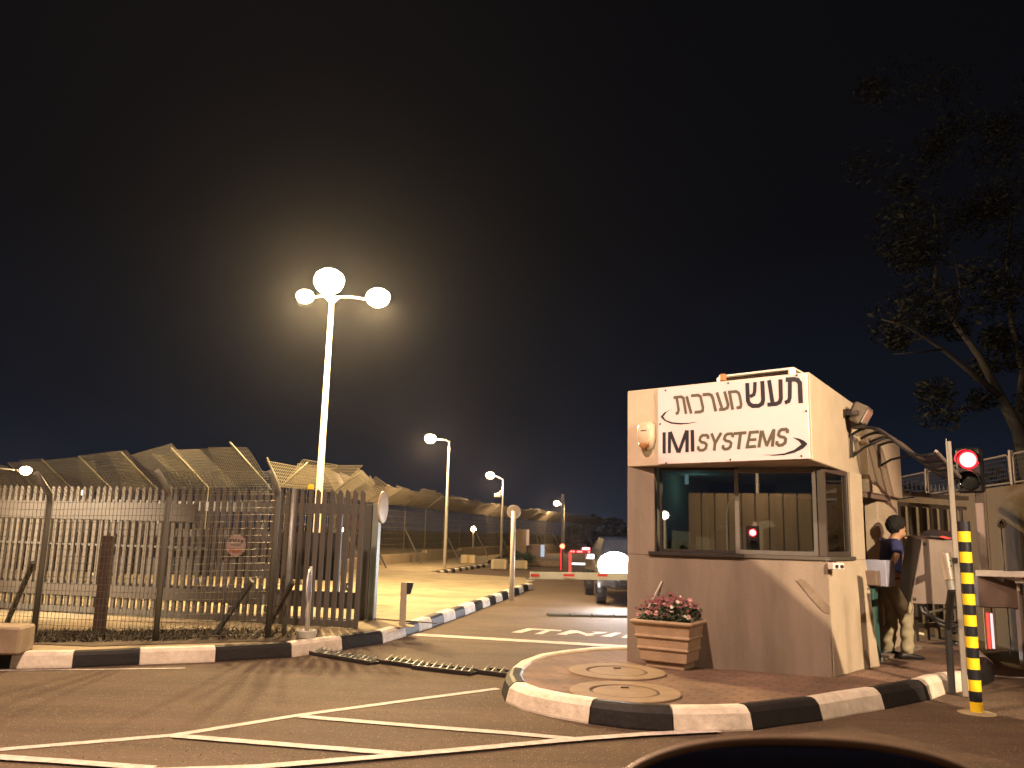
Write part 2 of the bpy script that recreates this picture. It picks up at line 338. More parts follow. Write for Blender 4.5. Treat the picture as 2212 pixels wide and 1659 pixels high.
# join equal colours into one painted stone per run
runs = []; i = 0
while i < len(isl)-1:
    j = i
    while j+1 < len(isl)-1 and isl_cols[j+1] == isl_cols[i]: j += 1
    runs.append((i, j+1, isl_cols[i])); i = j+1
i0, iA, iB = isl, inset(isl, .03), inset(isl, .07); iC = inset(isl, .19)
for a, b, c in runs:
    vs = []; n = 8; K = b-a+1
    for k in range(a, b+1):
        e = Vector((0, 0, 0))
        t = (isl[min(k+1, len(isl)-1)]-isl[max(k-1, 0)]).normalized()
        if k == a: e = t*.006
        if k == b: e = -t*.006
        hh = .175 + random.uniform(-.003, .003)
        for p, z in ((i0[k], -.05), (i0[k], .015), (iA[k], hh-.05), (iB[k], hh-.012), (iB[k].lerp(iC[k], .25), hh), (iC[k].lerp(iB[k], .15), hh-.004), (iC[k], hh-.02), (iC[k], -.05)):
            vs.append(Vector((p.x, p.y, z)) + e)
    fs = [(r*n+j, r*n+(j+1) % n, (r+1)*n+(j+1) % n, (r+1)*n+j) for r in range(K-1) for j in range(n)] + [tuple(reversed(range(n))), tuple(range((K-1)*n, K*n))]
    m0 = (isl[a]+isl[b])/2
    MB().add(vs, fs).build('kerb_stone', KW if c else KB, island, origin=(m0.x, m0.y, 0))

# painted road lines
def ribbon(px, wd, z=.004, close=False):
    pts = [G(*q).to_2d() for q in px]
    L, R = stroke2(pts, wd); mb = MB()
    # subdivide so the edge can be uneven
    for i in range(len(pts)-1):
        seg = max(1, int((pts[i+1]-pts[i]).length/.12)); prev = None
        for k in range(seg+1):
            t = k/seg; l = L[i].lerp(L[i+1], t); r = R[i].lerp(R[i+1], t)
            if 0 < k < seg:
                j = (l-r)*random.uniform(-.03, .03); l = l + j; r = r + (r-l)*random.uniform(-.03, .03)
            if prev: mb.add([(prev[0].x, prev[0].y, z), (prev[1].x, prev[1].y, z), (r.x, r.y, z), (l.x, l.y, z)], [(0, 1, 2, 3)])
            prev = (l, r)
    return mb
for k, (px, wd) in enumerate([
    ([(-120, 1632), (0, 1620), (375, 1589), (650, 1545), (900, 1511), (1076, 1488)], .085),
    ([(650, 1549), (900, 1570), (1100, 1585), (1262, 1600)], .10),
    ([(375, 1592), (600, 1610), (890, 1633), ], .10),
    ([(-60, 1636), (150, 1650), (330, 1664)], .10),
    ([(200, 1675), (560, 1662), (890, 1634), (1262, 1600), (1400, 1590), (1552, 1583)], .10)]):
    struct(ribbon(px, wd, .004 + .0035*k), 'road_line', LINE)
struct(ribbon([(893, 1371), (1120, 1384), (1400, 1400)], .26, .005), 'stop_line', LINE)
struct(ribbon([(-100, 1450), (0, 1449), (200, 1447), (400, 1444)], .05, .005), 'edge_line', LINE)
for i in range(4):
    struct(ribbon([(1134+16*i, 1256.5-5.5*i), (1145+16*i, 1252.8-5.5*i)], .35, .005), 'road_line', LINE)
for i in range(7):  # worn hatching beyond the pavement
    y0 = 1227 + i*4.6
    struct(ribbon([(1040-i*14, y0+1), (1150, y0+4), (1230, y0+6)], .10+.004*i, .005), 'hatch_line', mat('worn_paint', (.16, .14, .11), .7, var=.4, scale=3))
struct(ribbon([(2132, 1459), (2180, 1464), (2260, 1466)], .09, .005), 'road_line', LINE)
# Hebrew letters painted on the road beyond the stop line (traced)
Z4 = lambda x, y: G((1500+.4973*x)*.5486, (2200+.4973*y)*.5486).to_2d()
tx = thing('road_lettering', 'white elongated Hebrew letters painted on the asphalt beyond the stop line', 'road marking', G(1230, 1366))
def letter(polys):
    mb = MB()
    for pl in polys:
        pts = [Z4(*q) for q in pl]; n = len(pts); a = sum(pts[i].x*pts[(i+1) % n].y-pts[(i+1) % n].x*pts[i].y for i in range(n))
        if a < 0: pts.reverse()
        mb.add([(p.x, p.y, .006) for p in pts], [tuple(range(n))])
    mb.build('letter', LINE, tx)
letter([[(1160, 553), (1432, 568), (1420, 577), (1345, 573), (1275, 601), (1213, 599), (1300, 570), (1205, 565), (1110, 591), (1030, 586)]])
letter([[(1500, 569), (1560, 572), (1690, 612), (1630, 615), (1558, 590), (1475, 600), (1475, 608), (1388, 602)], [(1662, 581), (1795, 583), (1775, 592), (1650, 606), (1625, 596), (1710, 590)]])
letter([[(1850, 588), (1905, 590), (1822, 622), (1735, 617)]])
letter([[(1955, 600), (2060, 605), (2020, 640), (1900, 628)]])

# asphalt patches: spike strips and road humps ---------------------------------
def spike_strip(px0, px1, label, nseg):
    a, b = G(*px0), G(*px1); d = (b-a); L = d.length; d.normalize(); n = Vector((-d.y, d.x, 0)); up = Vector((0, 0, 1))
    t = thing('spike_strip', label, 'tyre spikes', (a+b)/2, 'tyre spike strips across the lane')
    MB().box((a+b)/2 + up*.012, (L, .22, .024), (d, n, up)).build('base_plate', BLK, t)
    r = MB()
    for s_ in (-1, 1): r.box((a+b)/2 + n*(.1*s_) + up*.03, (L, .02, .03), (d, n, up))
    r.build('side_rail', DKF, t)
    k = int(L/.085)
    for i in range(k):
        c = a + d*(L*(i+.5)/k) + up*.025
        MB().add([c - n*.09 - d*.01, c - n*.09 + d*.01, c + n*.03 + d*.01, c + n*.03 - d*.01, c + n*.07 + up*.06], [(0, 1, 2, 3), (0, 1, 4), (1, 2, 4), (2, 3, 4), (3, 0, 4)]).build('spike', GALV, t)
spike_strip((662, 1409), (745, 1424), 'short steel tyre spike strip against the black kerb stone', 8)
spike_strip((735, 1422), (812, 1435), 'steel tyre spike strip just right of the one at the kerb', 8)
spike_strip((832, 1431), (905, 1441), 'steel tyre spike strip in mid lane', 8)
spike_strip((900, 1443), (1025, 1457), 'longest steel tyre spike strip near the island', 8)
spike_strip((1042, 1453), (1110, 1462), 'steel tyre spike strip touching the round island kerb', 8)
hm = thing('road_hump', 'dark rubber road hump of four segments across the lane behind the booth', 'road hump', G(1267, 1331))
a, b = G(1183, 1330), G(1420, 1334); d = (b-a)/5
for i in range(5):
    p = a + d*i; q = a + d*(i+.94); n = Vector((-d.y, d.x, 0)).normalized(); mb = MB()
    vs = []
    for e_ in (p, q):
        for o_, z in ((-.17, 0), (-.11, .035), (0, .05), (.11, .035), (.17, 0)): vs.append(e_ + n*o_ + Vector((0, 0, z)))
    mb.add(vs, [(j, j+1, 6+j, 5+j) for j in range(4)] + [(4, 3, 2, 1, 0), (5, 6, 7, 8, 9)]); mb.build('rubber_segment', mat('rubber', (.03, .024, .018), .8, var=.4, scale=9), hm)
# small litter / stones on the road
lb = MB()
for i in range(400):
    p = G(random.uniform(100, 1150), random.uniform(1440, 1655)); s_ = random.uniform(.002, .006)
    lb.box(p + Vector((0, 0, s_/2)), (s_*1.6, s_, s_))
tag(lb.build('grit', mat('grit', (.22, .18, .14), .6)), 'loose grit scattered over the asphalt', 'grit', kind='stuff')

# manhole rings on the island
for (c, lab) in ((G(1350, 1495, .16), 'round concrete manhole cover nearest the island kerb'), (G(1333, 1451, .16), 'round concrete manhole cover beside the flower planter')):
    t = thing('manhole_cover', lab, 'manhole cover', c, 'round concrete manhole covers on the island')
    MC = mat('manhole_concrete', (.25, .185, .12), .85, var=.2, scale=5, bump=.4); n = 40
    MB().lathe([(.305, -.02), (.305, .006), (.315, .012), (.475, .012), (.485, .006), (.485, -.02)], c, n=n).build('ring', MC, t, smooth=False)
    MB().lathe([(0, .008), (.27, .008), (.282, .0), (.282, -.02)], c, n=n).build('lid', MC, t)
    MB().lathe([(.0, .0005), (.31, .0005)], c, n=n).build('joint', mat('joint_dark', (.07, .045, .03), .9), t)
    MB().box(c + Vector((.02, .15, .012)), (.07, .03, .012)).build('lifting_handle', RUST, t)

# =================================================================== GUARD BOOTH
BZ = .155
A, B = Vector((1.33, 9.33)), Vector((3.28, 8.62)); FD = (B-A).normalized(); FN = Vector((FD.y, -FD.x))          # FN points to the viewer
S = Vector((.655, .755)).normalized(); SNo = Vector((S.y, -S.x))                                              # side wall direction / outward normal
R_, RR = Vector((2.925, 7.955)), Vector((4.44, 10.28)); BX = (R_-A).normalized(); BN = Vector((BX.y, -BX.x))
RD = (RR-R_).normalized(); RN = Vector((RD.y, -RD.x))
booth = thing('guard_booth', 'cream concrete guard booth with wraparound windows and an overhanging sign box', 'guard booth', (2.6, 10, BZ))
def wall(p, q, z0, z1, th, nrm, name='wall', m=STUC, parent=None, bevel=.006):
    """plan segment p..q, thickness th laid inwards (against nrm)"""
    i = -nrm*th
    return MB().prism([tuple(p), tuple(q), tuple(q+i), tuple(p+i)], z0, z1).build(name, m, parent or booth, bevel=bevel)
fr = lambda u: A + (B-A)*u
sd = lambda t: B + S*t
SILL, HEAD = 1.335, 2.262
# lower front wall with a slightly flared foot
mb = MB(); n0 = []
for u in (0, .5, 1):
    p = fr(u)
    for z, o in ((BZ-.1, .02), (BZ+.35, .012), (SILL-.04, 0)):
        n0.append(Vector((p.x, p.y, z)) + Vector((*FN, 0))*o)
vs = n0 + [v - Vector((*FN, 0))*.16 for v in n0]
fs = [(j*3+k, j*3+k+3, j*3+k+4, j*3+k+1) for j in range(2) for k in range(2)]
fs += [(9+j*3+k, 9+j*3+k+1, 9+j*3+k+4, 9+j*3+k+3) for j in range(2) for k in range(2)]
fs += [(0, 1, 10, 9), (1, 2, 11, 10), (6, 15, 16, 7), (7, 16, 17, 8), (2, 5, 14, 11), (5, 8, 17, 14), (0, 9, 12, 3), (3, 12, 15, 6)]
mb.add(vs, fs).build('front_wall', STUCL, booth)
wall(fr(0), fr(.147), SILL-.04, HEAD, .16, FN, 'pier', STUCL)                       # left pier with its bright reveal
# side: lower wall flaring out at the foot
mb = MB(); T = [0.012, .35, .72, 1.0, 1.18]; prof = [(BZ-.1, .02), (BZ+.2, .015), (BZ+.7, .008), (SILL-.04, 0)]
fl = [0, .15, .5, 2.4, 4.0]
vs = [Vector((*(sd(t) + SNo*(o*(1+fl[i]))), z)) for i, t in enumerate(T) for z, o in prof]; K = len(vs)
vs += [Vector((*(sd(t) - SNo*.16), z)) for t in T for z, o in prof]
fs = [(j*4+k, j*4+k+1, j*4+k+5, j*4+k+4) for j in range(4) for k in range(3)] + [(K+j*4+k, K+j*4+k+4, K+j*4+k+5, K+j*4+k+1) for j in range(4) for k in range(3)]
fs += [(j*4+3, K+j*4+3, K+j*4+7, j*4+7) for j in range(4)] + [(k, K+k, K+k+1, k+1) for k in range(3)] + [(16+k, 17+k, K+17+k, K+16+k) for k in range(3)]
mb.add(vs, fs).build('side_wall', STUC, booth)
wall(sd(.80), sd(1.18), SILL-.04, HEAD, .16, SNo, 'pier', STUC)
# back and far walls (seen through the glass), floor, ceiling
BKL, BKR = Vector((2.65, 11.6)), Vector((4.35, 11.9))
DARKW = mat('inner_wall', (.16, .15, .13), .8, var=.15)
MB().prism([tuple(A + Vector((.02, .03))), tuple(A + Vector((.16, .0))), tuple(BKL + Vector((.14, 0))), tuple(BKL)], BZ, 3.05).build('left_wall', STUC, booth)
MB().prism([tuple(BKL), tuple(BKR), tuple(BKR + Vector((.02, .15))), tuple(BKL + Vector((.02, .15)))], BZ, 3.05).build('back_wall', DARKW, booth)
MB().prism([tuple(A), tuple(B), tuple(sd(1.18)), tuple(sd(3.2)), tuple(BKR), tuple(BKL)], BZ-.05, BZ+.04).build('floor_slab', STUCL, booth)
# sign box / roof block
BXP = [A, R_, RR, Vector((4.2, 11.95)), Vector((2.62, 11.65))]
MB().prism([tuple(p) for p in BXP], HEAD, 3.13).build('sign_box', STUC, booth, bevel=.008)
# second, farther volume with a hanging lintel
E0, E1 = sd(1.18), sd(3.42)
P2 = E0 + RN*.0; Q2 = Vector((5.24, 11.27))
v2 = [E0 + Vector((.28, -.05)), Q2 + Vector((.1, -.08)), Q2 + Vector((-1.2, 1.2)), E0 + Vector((-.6, .9))]
MB().prism([tuple(Vector((4.30, 9.88))), tuple(Vector((5.30, 11.17))), tuple(Vector((4.6, 12.3))), tuple(Vector((3.6, 11.2)))], 2.08, 2.86).build('rear_roof_block', STUC, booth, bevel=.008)
MB().prism([tuple(Vector((4.27, 9.90))), tuple(Vector((4.92, 10.70))), tuple(Vector((4.72, 10.86))), tuple(Vector((4.07, 10.06)))], 2.02, 2.078).build('lintel', mat('lintel', (.18, .13, .11), .8), booth)
wall(Vector((4.62, 10.42)), Vector((5.24, 11.2)), BZ-.02, 2.076, .16, SNo, 'rear_wall', STUC)
wall(Vector((4.02, 9.98)), Vector((4.60, 10.68)), BZ, 2.1, .05, SNo, 'door', mat('door_brown', (.12, .085, .06), .6, var=.2))
# sill, frames and panes
def glazing(p, q, nrm, off, z0, z1, fm, name='window', fw=.035, pane=True, dp=.05, hollow=None):
    d = (q-p).normalized(); L = (q-p).length; w_ = None
    o = -nrm*off; mbf = MB(); X = Vector((d.x, d.y, 0)); Yn = Vector((nrm.x, nrm.y, 0)); Zz = Vector((0, 0, 1))
    c = lambda s_, z: Vector((*(p + d*s_ + o), z))
    mbf.box(c(fw/2, (z0+z1)/2), (fw, dp, z1-z0), (X, Yn, Zz)); mbf.box(c(L-fw/2, (z0+z1)/2), (fw, dp, z1-z0), (X, Yn, Zz))
    mbf.box(c(L/2, z0+fw/2), (L-2*fw, dp, fw), (X, Yn, Zz)); mbf.box(c(L/2, z1-fw/2), (L-2*fw, dp, fw), (X, Yn, Zz))
    w_ = mbf.build(name, fm, booth, bevel=.003)
    a_, b_ = c(fw-.005, 0), c(L-fw+.005, 0)
    MB().add([(a_.x, a_.y, z0+fw-.005), (b_.x, b_.y, z0+fw-.005), (b_.x, b_.y, z1-fw+.005), (a_.x, a_.y, z1-fw+.005)], [(0, 1, 2, 3)]).build('pane', GLASS, w_)
    return w_
GZ0, GZ1 = SILL, HEAD-.002
glazing(fr(.163), fr(.575), FN, .14, GZ0, GZ1, DKF, fw=.03)
glazing(fr(.560), fr(.962), FN, .055, GZ0-.0, GZ1-.02, ALU, fw=.045)
MB().box(Vector((*(fr(.982) - FN*.06), (GZ0+GZ1)/2)), (.075, .09, GZ1-GZ0), (Vector((*FD, 0)), Vector((*FN, 0)), Vector((0, 0, 1)))).build('corner_mullion', mat('mullion', (.075, .062, .052), .5, .3), booth, bevel=.004)
glazing(sd(.06), sd(.79), SNo, .05, GZ0, GZ1, mat('side_frame', (.075, .062, .055), .5, .3), fw=.05)
MB().prism([tuple(fr(.115) + FN*.035), tuple(fr(.60) + FN*.035), tuple(fr(.60) - FN*.14), tuple(fr(.115) - FN*.14)], SILL-.04, SILL-.001).build('sill', DKF, booth, bevel=.005)
MB().prism([tuple(fr(.601) + FN*.02), tuple(fr(.995) + FN*.02), tuple(sd(.02) + SNo*.025), tuple(sd(.80) + SNo*.025), tuple(sd(.80) - SNo*.13), tuple(fr(.96) - FN*.14), tuple(fr(.601) - FN*.14)], SILL-.04, SILL-.001).build('sill', mat('sill_grey', (.09, .08, .068), .55, .2), booth, bevel=.004)
# interior: counter, chair back, teal cabinet, doorway strip
MB().prism([tuple(fr(.05) - FN*.2), tuple(fr(.95) - FN*.2), tuple(fr(.95) - FN*.65), tuple(fr(.05) - FN*.65)], 1.02, 1.06).build('counter', mat('counter', (.25, .2, .15), .5), booth)
MB().box((2.35, 11.1, 1.35), (.20, .10, 2.1)).build('cabinet', mat('teal_cabinet_glow', (.22, .52, .46), .6, emit=(.10, .30, .27), es=.45), booth)  # cabinet is no lamp; a faint glow stands for light on it
MB().lathe([(0, 0), (.19, 0), (.21, .06), (.20, .5), (.14, .58), (0, .6)], (2.62, 9.75, 1.06), n=16).build('chair_back', DARK, booth, smooth=True)
MB().tube([(2.42, 9.25, 1.1), (2.42, 9.25, 1.75), (2.45, 9.28, 1.9), (2.52, 9.33, 1.95)], .008, 6).build('gooseneck', WHT, booth)
MB().tube([(2.06, 9.62, HEAD-.05), (2.06, 9.62, HEAD-.16)], .022, 12).build('ceiling_spot', mat('ceiling_spot', (.5, .6, .6), .3, emit=(.45, .7, .75), es=.5), booth)

lamp('interior_light', 'POINT', (2.3, 10.2, 2.1), 1.0, (.35, .85, .80), .05, parent=None)
Z2 = lambda x, y: ((2400+.4973*x)*.5486, (2100+.4973*y)*.5486)
MB().slab([ON(*Z2(*p), A, B, .016) for p in [(1482, 372), (1510, 360), (1545, 372), (1640, 470), (1742, 580), (1742, 632), (1700, 628), (1600, 520)]], (*FN, 0), .0015).build('shade_band', mat('shade_band', (.215, .17, .125), .9, var=.35, scale=6), booth)  # diagonal shade band painted as a thin darker strip on the wall
# sign board and letters
sb_a, sb_b = ON(1423.5, 900, A, R_), ON(1748.5, 900, A, R_)
NB = Vector((*BN, 0))
sg = MB().prism([tuple(sb_a.to_2d() + BN*.004), tuple(sb_b.to_2d() + BN*.004), tuple(sb_b.to_2d() + BN*.024), tuple(sb_a.to_2d() + BN*.024)], HEAD+.012, 3.118).build('sign_board', SIGNW, booth, bevel=.003)
Z8 = lambda x, y: ((2440+.3707*x)*.5486, (1420+.3707*y)*.5486)
def pl8(x, y): return ON(*Z8(x, y), A, R_, .0275)
PXM = .3707*.5486/1780*8.7
def ltr(strokes, m, polys=(), name='letter'):
    mb = MB(); lay = 0
    for pts, wz in strokes:
        q = [pl8(*p) for p in pts]
        P2d = [Vector(((v.to_2d()-A).dot(BX), v.z)) for v in q]
        L, Rr = stroke2(P2d, wz*PXM)
        up = lambda v: Vector((*(A + BX*v.x + BN*(.0268 + .0004*lay)), v.y))
        # one ribbon with shared mitred corners
        n = len(L); mb.add([up(v) for v in L] + [up(v) for v in Rr], [(i, i+1, n+i+1, n+i) for i in range(n-1)]); lay += 1
    for pts in polys:
        mb.add([pl8(*p) for p in pts], [tuple(range(len(pts)))])
    mb.build(name, m, sg)
ltr([([(472, 760), (472, 987)], 40)], INKN)
ltr([([(530, 757), (527, 982)], 38), ([(537, 757), (622, 975)], 40), ([(712, 740), (628, 977)], 38), ([(716, 740), (716, 972)], 40)], INKN)
ltr([([(771, 737), (775, 966)], 42)], INKN)
Sg = [(936, 832), (940, 806), (926, 791), (880, 793), (858, 812), (850, 845), (866, 864), (906, 874), (922, 892), (914, 930), (890, 950), (852, 952), (834, 936), (838, 908)]
ltr([(Sg, 31)], INKG)
ltr([([(975, 772), (1016, 878)], 32), ([(1078, 765), (1012, 882)], 32), ([(1014, 868), (1004, 954)], 32)], INKG)
ltr([([(x+262, y-14-(x-886)*.04) for x, y in Sg], 31)], INKG)
ltr([([(1210, 775), (1346, 765)], 32), ([(1284, 768), (1262, 941)], 34)], INKG)
ltr([([(1478, 755), (1386, 762), (1352, 917), (1448, 909)], 31), ([(1365, 842), (1452, 836)], 28)], INKG)
ltr([([(1506, 742), (1478, 922)], 33), ([(1512, 742), (1562, 905)], 30), ([(1640, 728), (1560, 908)], 30), ([(1640, 728), (1622, 913)], 33)], INKG)
ltr([([((x-886)*1.08+1725, (y-870)*1.04+812-(x-886)*.05) for x, y in Sg], 32)], INKG)
# Hebrew, right word bold, left word lighter and slanted
ltr([([(1764, 203), (1850, 197), (1890, 206), (1914, 240), (1922, 452)], 46), ([(1808, 205), (1806, 395), (1794, 430), (1754, 448)], 40)], INKN)
ltr([([(1586, 207), (1622, 440)], 42), ([(1708, 198), (1712, 400), (1700, 440), (1668, 458), (1568, 468)], 42)], INKN)
ltr([([(1354, 237), (1362, 425), (1378, 460), (1412, 480), (1478, 478), (1513, 455), (1524, 415), (1514, 216)], 44), ([(1437, 227), (1434, 325), (1424, 362), (1384, 382)], 38)], INKN)
ltr([([(1148, 335), (1235, 327), (1262, 342), (1275, 375), (1290, 465), (1282, 495), (1240, 502)], 31), ([(1166, 335), (1200, 520)], 33)], INKG)
ltr([([(1032, 336), (1086, 505)], 33), ([(1114, 326), (1152, 470), (1142, 503), (1112, 516), (1055, 520)], 32)], INKG)
ltr([([(880, 362), (948, 356), (975, 370), (988, 400), (1022, 540)], 34)], INKG)
ltr([([(757, 373), (832, 366), (858, 382), (884, 500), (880, 532), (856, 543), (795, 548)], 32)], INKG)
ltr([([(710, 378), (760, 562)], 34)], INKG)
ltr([([(572, 392), (652, 383), (676, 398), (704, 566)], 32), ([(606, 395), (626, 520), (618, 552), (596, 565)], 32)], INKG)
ltr([], INKN, [[(562, 512), (498, 545), (462, 596), (490, 630), (560, 655), (650, 664), (740, 660), (826, 648), (740, 668), (650, 677), (550, 668), (482, 642), (434, 597), (476, 550)]], 'swoosh')
ltr([], INKN, [[(1836, 812), (1910, 828), (1962, 852), (1996, 884), (1950, 932), (1860, 975), (1745, 1003), (1630, 1008), (1515, 998), (1630, 999), (1745, 985), (1850, 950), (1930, 890), (1900, 850)]], 'swoosh')
for (x, y) in [(487, 315), (1152, 237), (1879, 156), (430, 673), (1980, 537), (492, 1087), (1175, 1051), (1930, 1012)]:
    MB().lathe([(0, .006), (.009, .005), (.011, 0)], pl8(x, y), NB, 8).build('screw', DKF, sg)

# alarm siren on the box, left of the board
sr = thing('alarm_siren', 'cream rounded alarm siren with amber lens on the left end of the sign box', 'alarm siren', ON(1398, 945, A, R_, .03))
c0 = ON(1400, 943, A, R_, 0.0); X3 = Vector((*BX, 0)); Z3 = Vector((0, 0, 1))
def dome(mb, c, prof, hw, dz):
    pass
outl = [(x*1.18, z*1.0) for x, z in [(-.085, .12), (-.06, .155), (0, .165), (.06, .155), (.085, .12), (.088, -.02), (.07, -.10), (.035, -.15), (0, -.165), (-.035, -.15), (-.07, -.10), (-.088, -.02)]]
def puff(mb, c, outl, X, Zv, Nn, depths=((0, 1.0), (.05, 1.0), (.085, .88), (.10, .6))):
    n = len(outl); vs = []
    for d_, k in depths: vs += [c + X*(x*k) + Zv*(z*k) + Nn*d_ for x, z in outl]
    fs = [(i*n+j, i*n+(j+1) % n, (i+1)*n+(j+1) % n, (i+1)*n+j) for i in range(len(depths)-1) for j in range(n)] + [tuple(range((len(depths)-1)*n, len(depths)*n)), tuple(reversed(range(n)))]
    mb.add(vs, fs); return mb
puff(MB(), c0, outl, X3, Z3, NB).build('housing', mat('siren_cream', (.50, .42, .31), .35), sr, smooth=True)
puff(MB(), c0 + Z3*-.085, [(-.072, .012), (0, .0), (.072, .012), (.06, -.03), (.03, -.065), (0, -.075), (-.03, -.065), (-.06, -.03)], X3, Z3, NB, ((.02, 1), (.09, 1), (.108, .85), (.115, .5))).build('lens', AMBER, sr, smooth=True)
for i in range(5): MB().box(c0 + Z3*.055 + X3*(-.03+.016*i) + NB*.101, (.010, .004, .012), (X3, NB, Z3)).build('letter', INKN, sr)

# floodlight on the side fascia
fl0 = ON(1828, 897, R_, RR); X4 = Vector((*RD, 0)); N4 = Vector((*RN, 0))
ft = thing('floodlight', 'grey boxy floodlight bolted high on the side of the sign box', 'floodlight', fl0)
tilt = (N4*.8 - Z3*.45 - X4*.35).normalized(); upv = X4.cross(tilt)
MB().box(fl0 + N4*.15, (.34, .17, .24), (X4, tilt, upv), taper=.8).build('housing', mat('flood_grey', (.16, .14, .11), .5, .2, var=.2, scale=12), ft, bevel=.01)
MB().box(fl0 + N4*.15 + tilt*.092, (.28, .02, .18), (X4, tilt, upv)).build('front_glass', mat('flood_glass', (.30, .28, .24), .15), ft, bevel=.004)
mb = MB()
for s_ in (-1, 1): mb.beam(fl0 + X4*.16*s_ + N4*.01, fl0 + X4*.18*s_ + N4*.16, .02, .05)
mb.box(fl0 + N4*.012, (.36, .02, .09), (X4, N4, Z3)); mb.box(fl0 + N4*.13 - Z3*.12, (.12, .14, .08), (X4, N4, Z3)); mb.build('bracket', DKF, ft)
mb = MB()
for i in range(5): mb.box(fl0 + N4*(.15) - tilt*(.09) + X4*(-.11+.055*i), (.012, .05, .2), (X4, tilt, upv))
mb.build('cooling_fins', DKF, ft)
# small camera below the sill
cc = ON(1812, 1216, B, sd(1), .0) ; cf = Vector((*((FN+SNo).normalized()), 0)); cx = Vector((-cf.y, cf.x, 0))
cc = Vector((3.33, 8.61, 1.245))
ct = thing('security_camera', 'small white security camera under the window sill at the booth corner', 'camera', cc)
MB().box(cc + cf*.05, (.13, .10, .07), (cx, cf, Z3)).build('housing', WHT, ct, bevel=.008)
for k in (-1, 1): MB().lathe([(.018, 0), (.018, .012), (.0, .012)], cc + cf*.1 + cx*.03*k, cf, 10).build('lens', DARK, ct)
MB().box(cc - cx*.0 + cf*.0 + Z3*.02, (.05, .06, .05), (cx, cf, Z3)).build('mount', RUST, ct)
# roof hatch frame and beacon
ra, rb = Vector((2.28, 8.93)), Vector((2.92, 8.36))
rt = thing('roof_unit', 'low white louvred unit on the roof behind the sign board', 'air unit', (2.9, 8.9, 3.13))
bk = Vector((.45, .62))
RU = [ra, rb, rb+bk, ra+bk]
MB().prism([tuple(p) for p in RU], 3.13, 3.16).build('base', WHT, rt)
MB().prism([tuple(ra), tuple(rb), tuple(rb+bk), tuple(ra+bk)], 3.24, 3.262).build('top_plate', WHT, rt, bevel=.004)
for p in RU: MB().box((p.x + (.02 if p in (ra,) else -.02), p.y+.02, 3.2), (.06, .06, .08)).build('corner_block', WHT, rt)
for i in range(4):
    p = ra.lerp(rb, .08+.0*i) + bk*.05; q = ra.lerp(rb, .94) + bk*.05; z = 3.172 + i*.018
    MB().beam((p.x, p.y, z), (q.x, q.y, z), .025, .004, up=(0, .5, 1)).build('louvre', RUST, rt)
bc = ON(1562, 818, A, R_, -.12); bc.z = 3.13
bt = thing('beacon', 'amber warning beacon on the booth roof', 'beacon', bc, 'amber beacons')
MB().lathe([(.04, 0), (.04, .02), (.03, .03)], bc, n=14).build('base', DARK, bt)
MB().lathe([(.032, .025), (.036, .03), (.036, .09), (.028, .1), (0, .102)], bc, n=14).build('lens', AMBER, bt, smooth=False)

# thin white rod behind the planter, leaning on the wall
tag(MB().tube([Vector((*(fr(.11) + FN*.10), 1.0-.3)), Vector((*(fr(.185) + FN*.02), 1.02))], .008, 6).build('rod', WHT), 'thin white rod leaning on the booth wall above the flowers', 'rod')
# pipe / white box in blue light, junction box beside the door
tb = thing('wall_box', 'white metal box in painted blue light, with a flat top, on the booth beside the door', 'metal box', (4.25, 9.62, 1.0))
MB().box((4.27, 9.66, 1.15), (.32, .24, .29), (Vector((*S, 0)), Vector((*SNo, 0)), Z3)).build('body', mat('blue_lit_box', (.42, .45, .62), .5, var=.1), tb, bevel=.008)  # white box; the blue light on it is put into its colour
MB().box((4.10, 9.50, 1.10), (.16, .16, .16), (Vector((*S, 0)), Vector((*SNo, 0)), Z3)).build('junction', BROWNB, tb, bevel=.006)
MB().tube([(4.02, 9.44, .98), (4.12, 9.56, .98)], .015, 6).build('conduit', GALV, tb)
tag(MB().box((4.16, 9.66, .62), (.16, .10, .92), (Vector((*S, 0)), Vector((*SNo, 0)), Z3)).build('cover_panel', TEAL, bevel=.01), 'dark teal upright panel below the pale box by the booth door', 'panel')

# wavy awning over the door
aw = thing('awning', 'wavy smoked awning on dark ribs over the booth door', 'awning', (4.4, 9.6, 2.4))
m0, m1 = AT(1838, 937, 9.42), AT(1900, 985, 10.2); m1.z = m0.z-.02
o0, o1 = AT(2022, 975, 8.95), AT(2074, 1031, 9.7)
def awp(u, v):
    a_ = m0.lerp(m1, v); b_ = o0.lerp(o1, v); p = a_.lerp(b_, u)
    bulge = .10*math.sin(u*math.pi*2)*(1) + .05*math.sin(u*math.pi)
    return p + Vector((0, 0, bulge))
nu, nv = 24, 12
vs = [awp(i/nu, j/nv) + Vector((0, 0, .012*math.sin(j/nv*math.pi*8))) for i in range(nu+1) for j in range(nv+1)]
MB().add(vs, [(i*(nv+1)+j, i*(nv+1)+j+1, (i+1)*(nv+1)+j+1, (i+1)*(nv+1)+j) for i in range(nu) for j in range(nv)]).build('sheet', SMOKE, aw, smooth=True)
for v in (0, .33, .66, 1.0):
    MB().tube([awp(i/16, v) - Vector((0, 0, .018)) for i in range(17)], .016, 6).build('rib', BLK, aw)
MB().tube([awp(1, v/6) for v in range(7)], .02, 6).build('edge_bar', mat('awning_edge', (.22, .18, .16), .5), aw)
for v, nm in ((0, 0), (1, 1)):
    p = awp(0, v); mb = MB(); mb.tube([p, p - Vector((0, 0, .27))], .016, 6)
    mb.tube([p - Vector((0, 0, .27)), p - Vector((0, 0, .20)) + (awp(.3, v)-p)*.5, awp(.42, v) - Vector((0, 0, .06))], .014, 6); mb.build('bracket', BLK, aw)

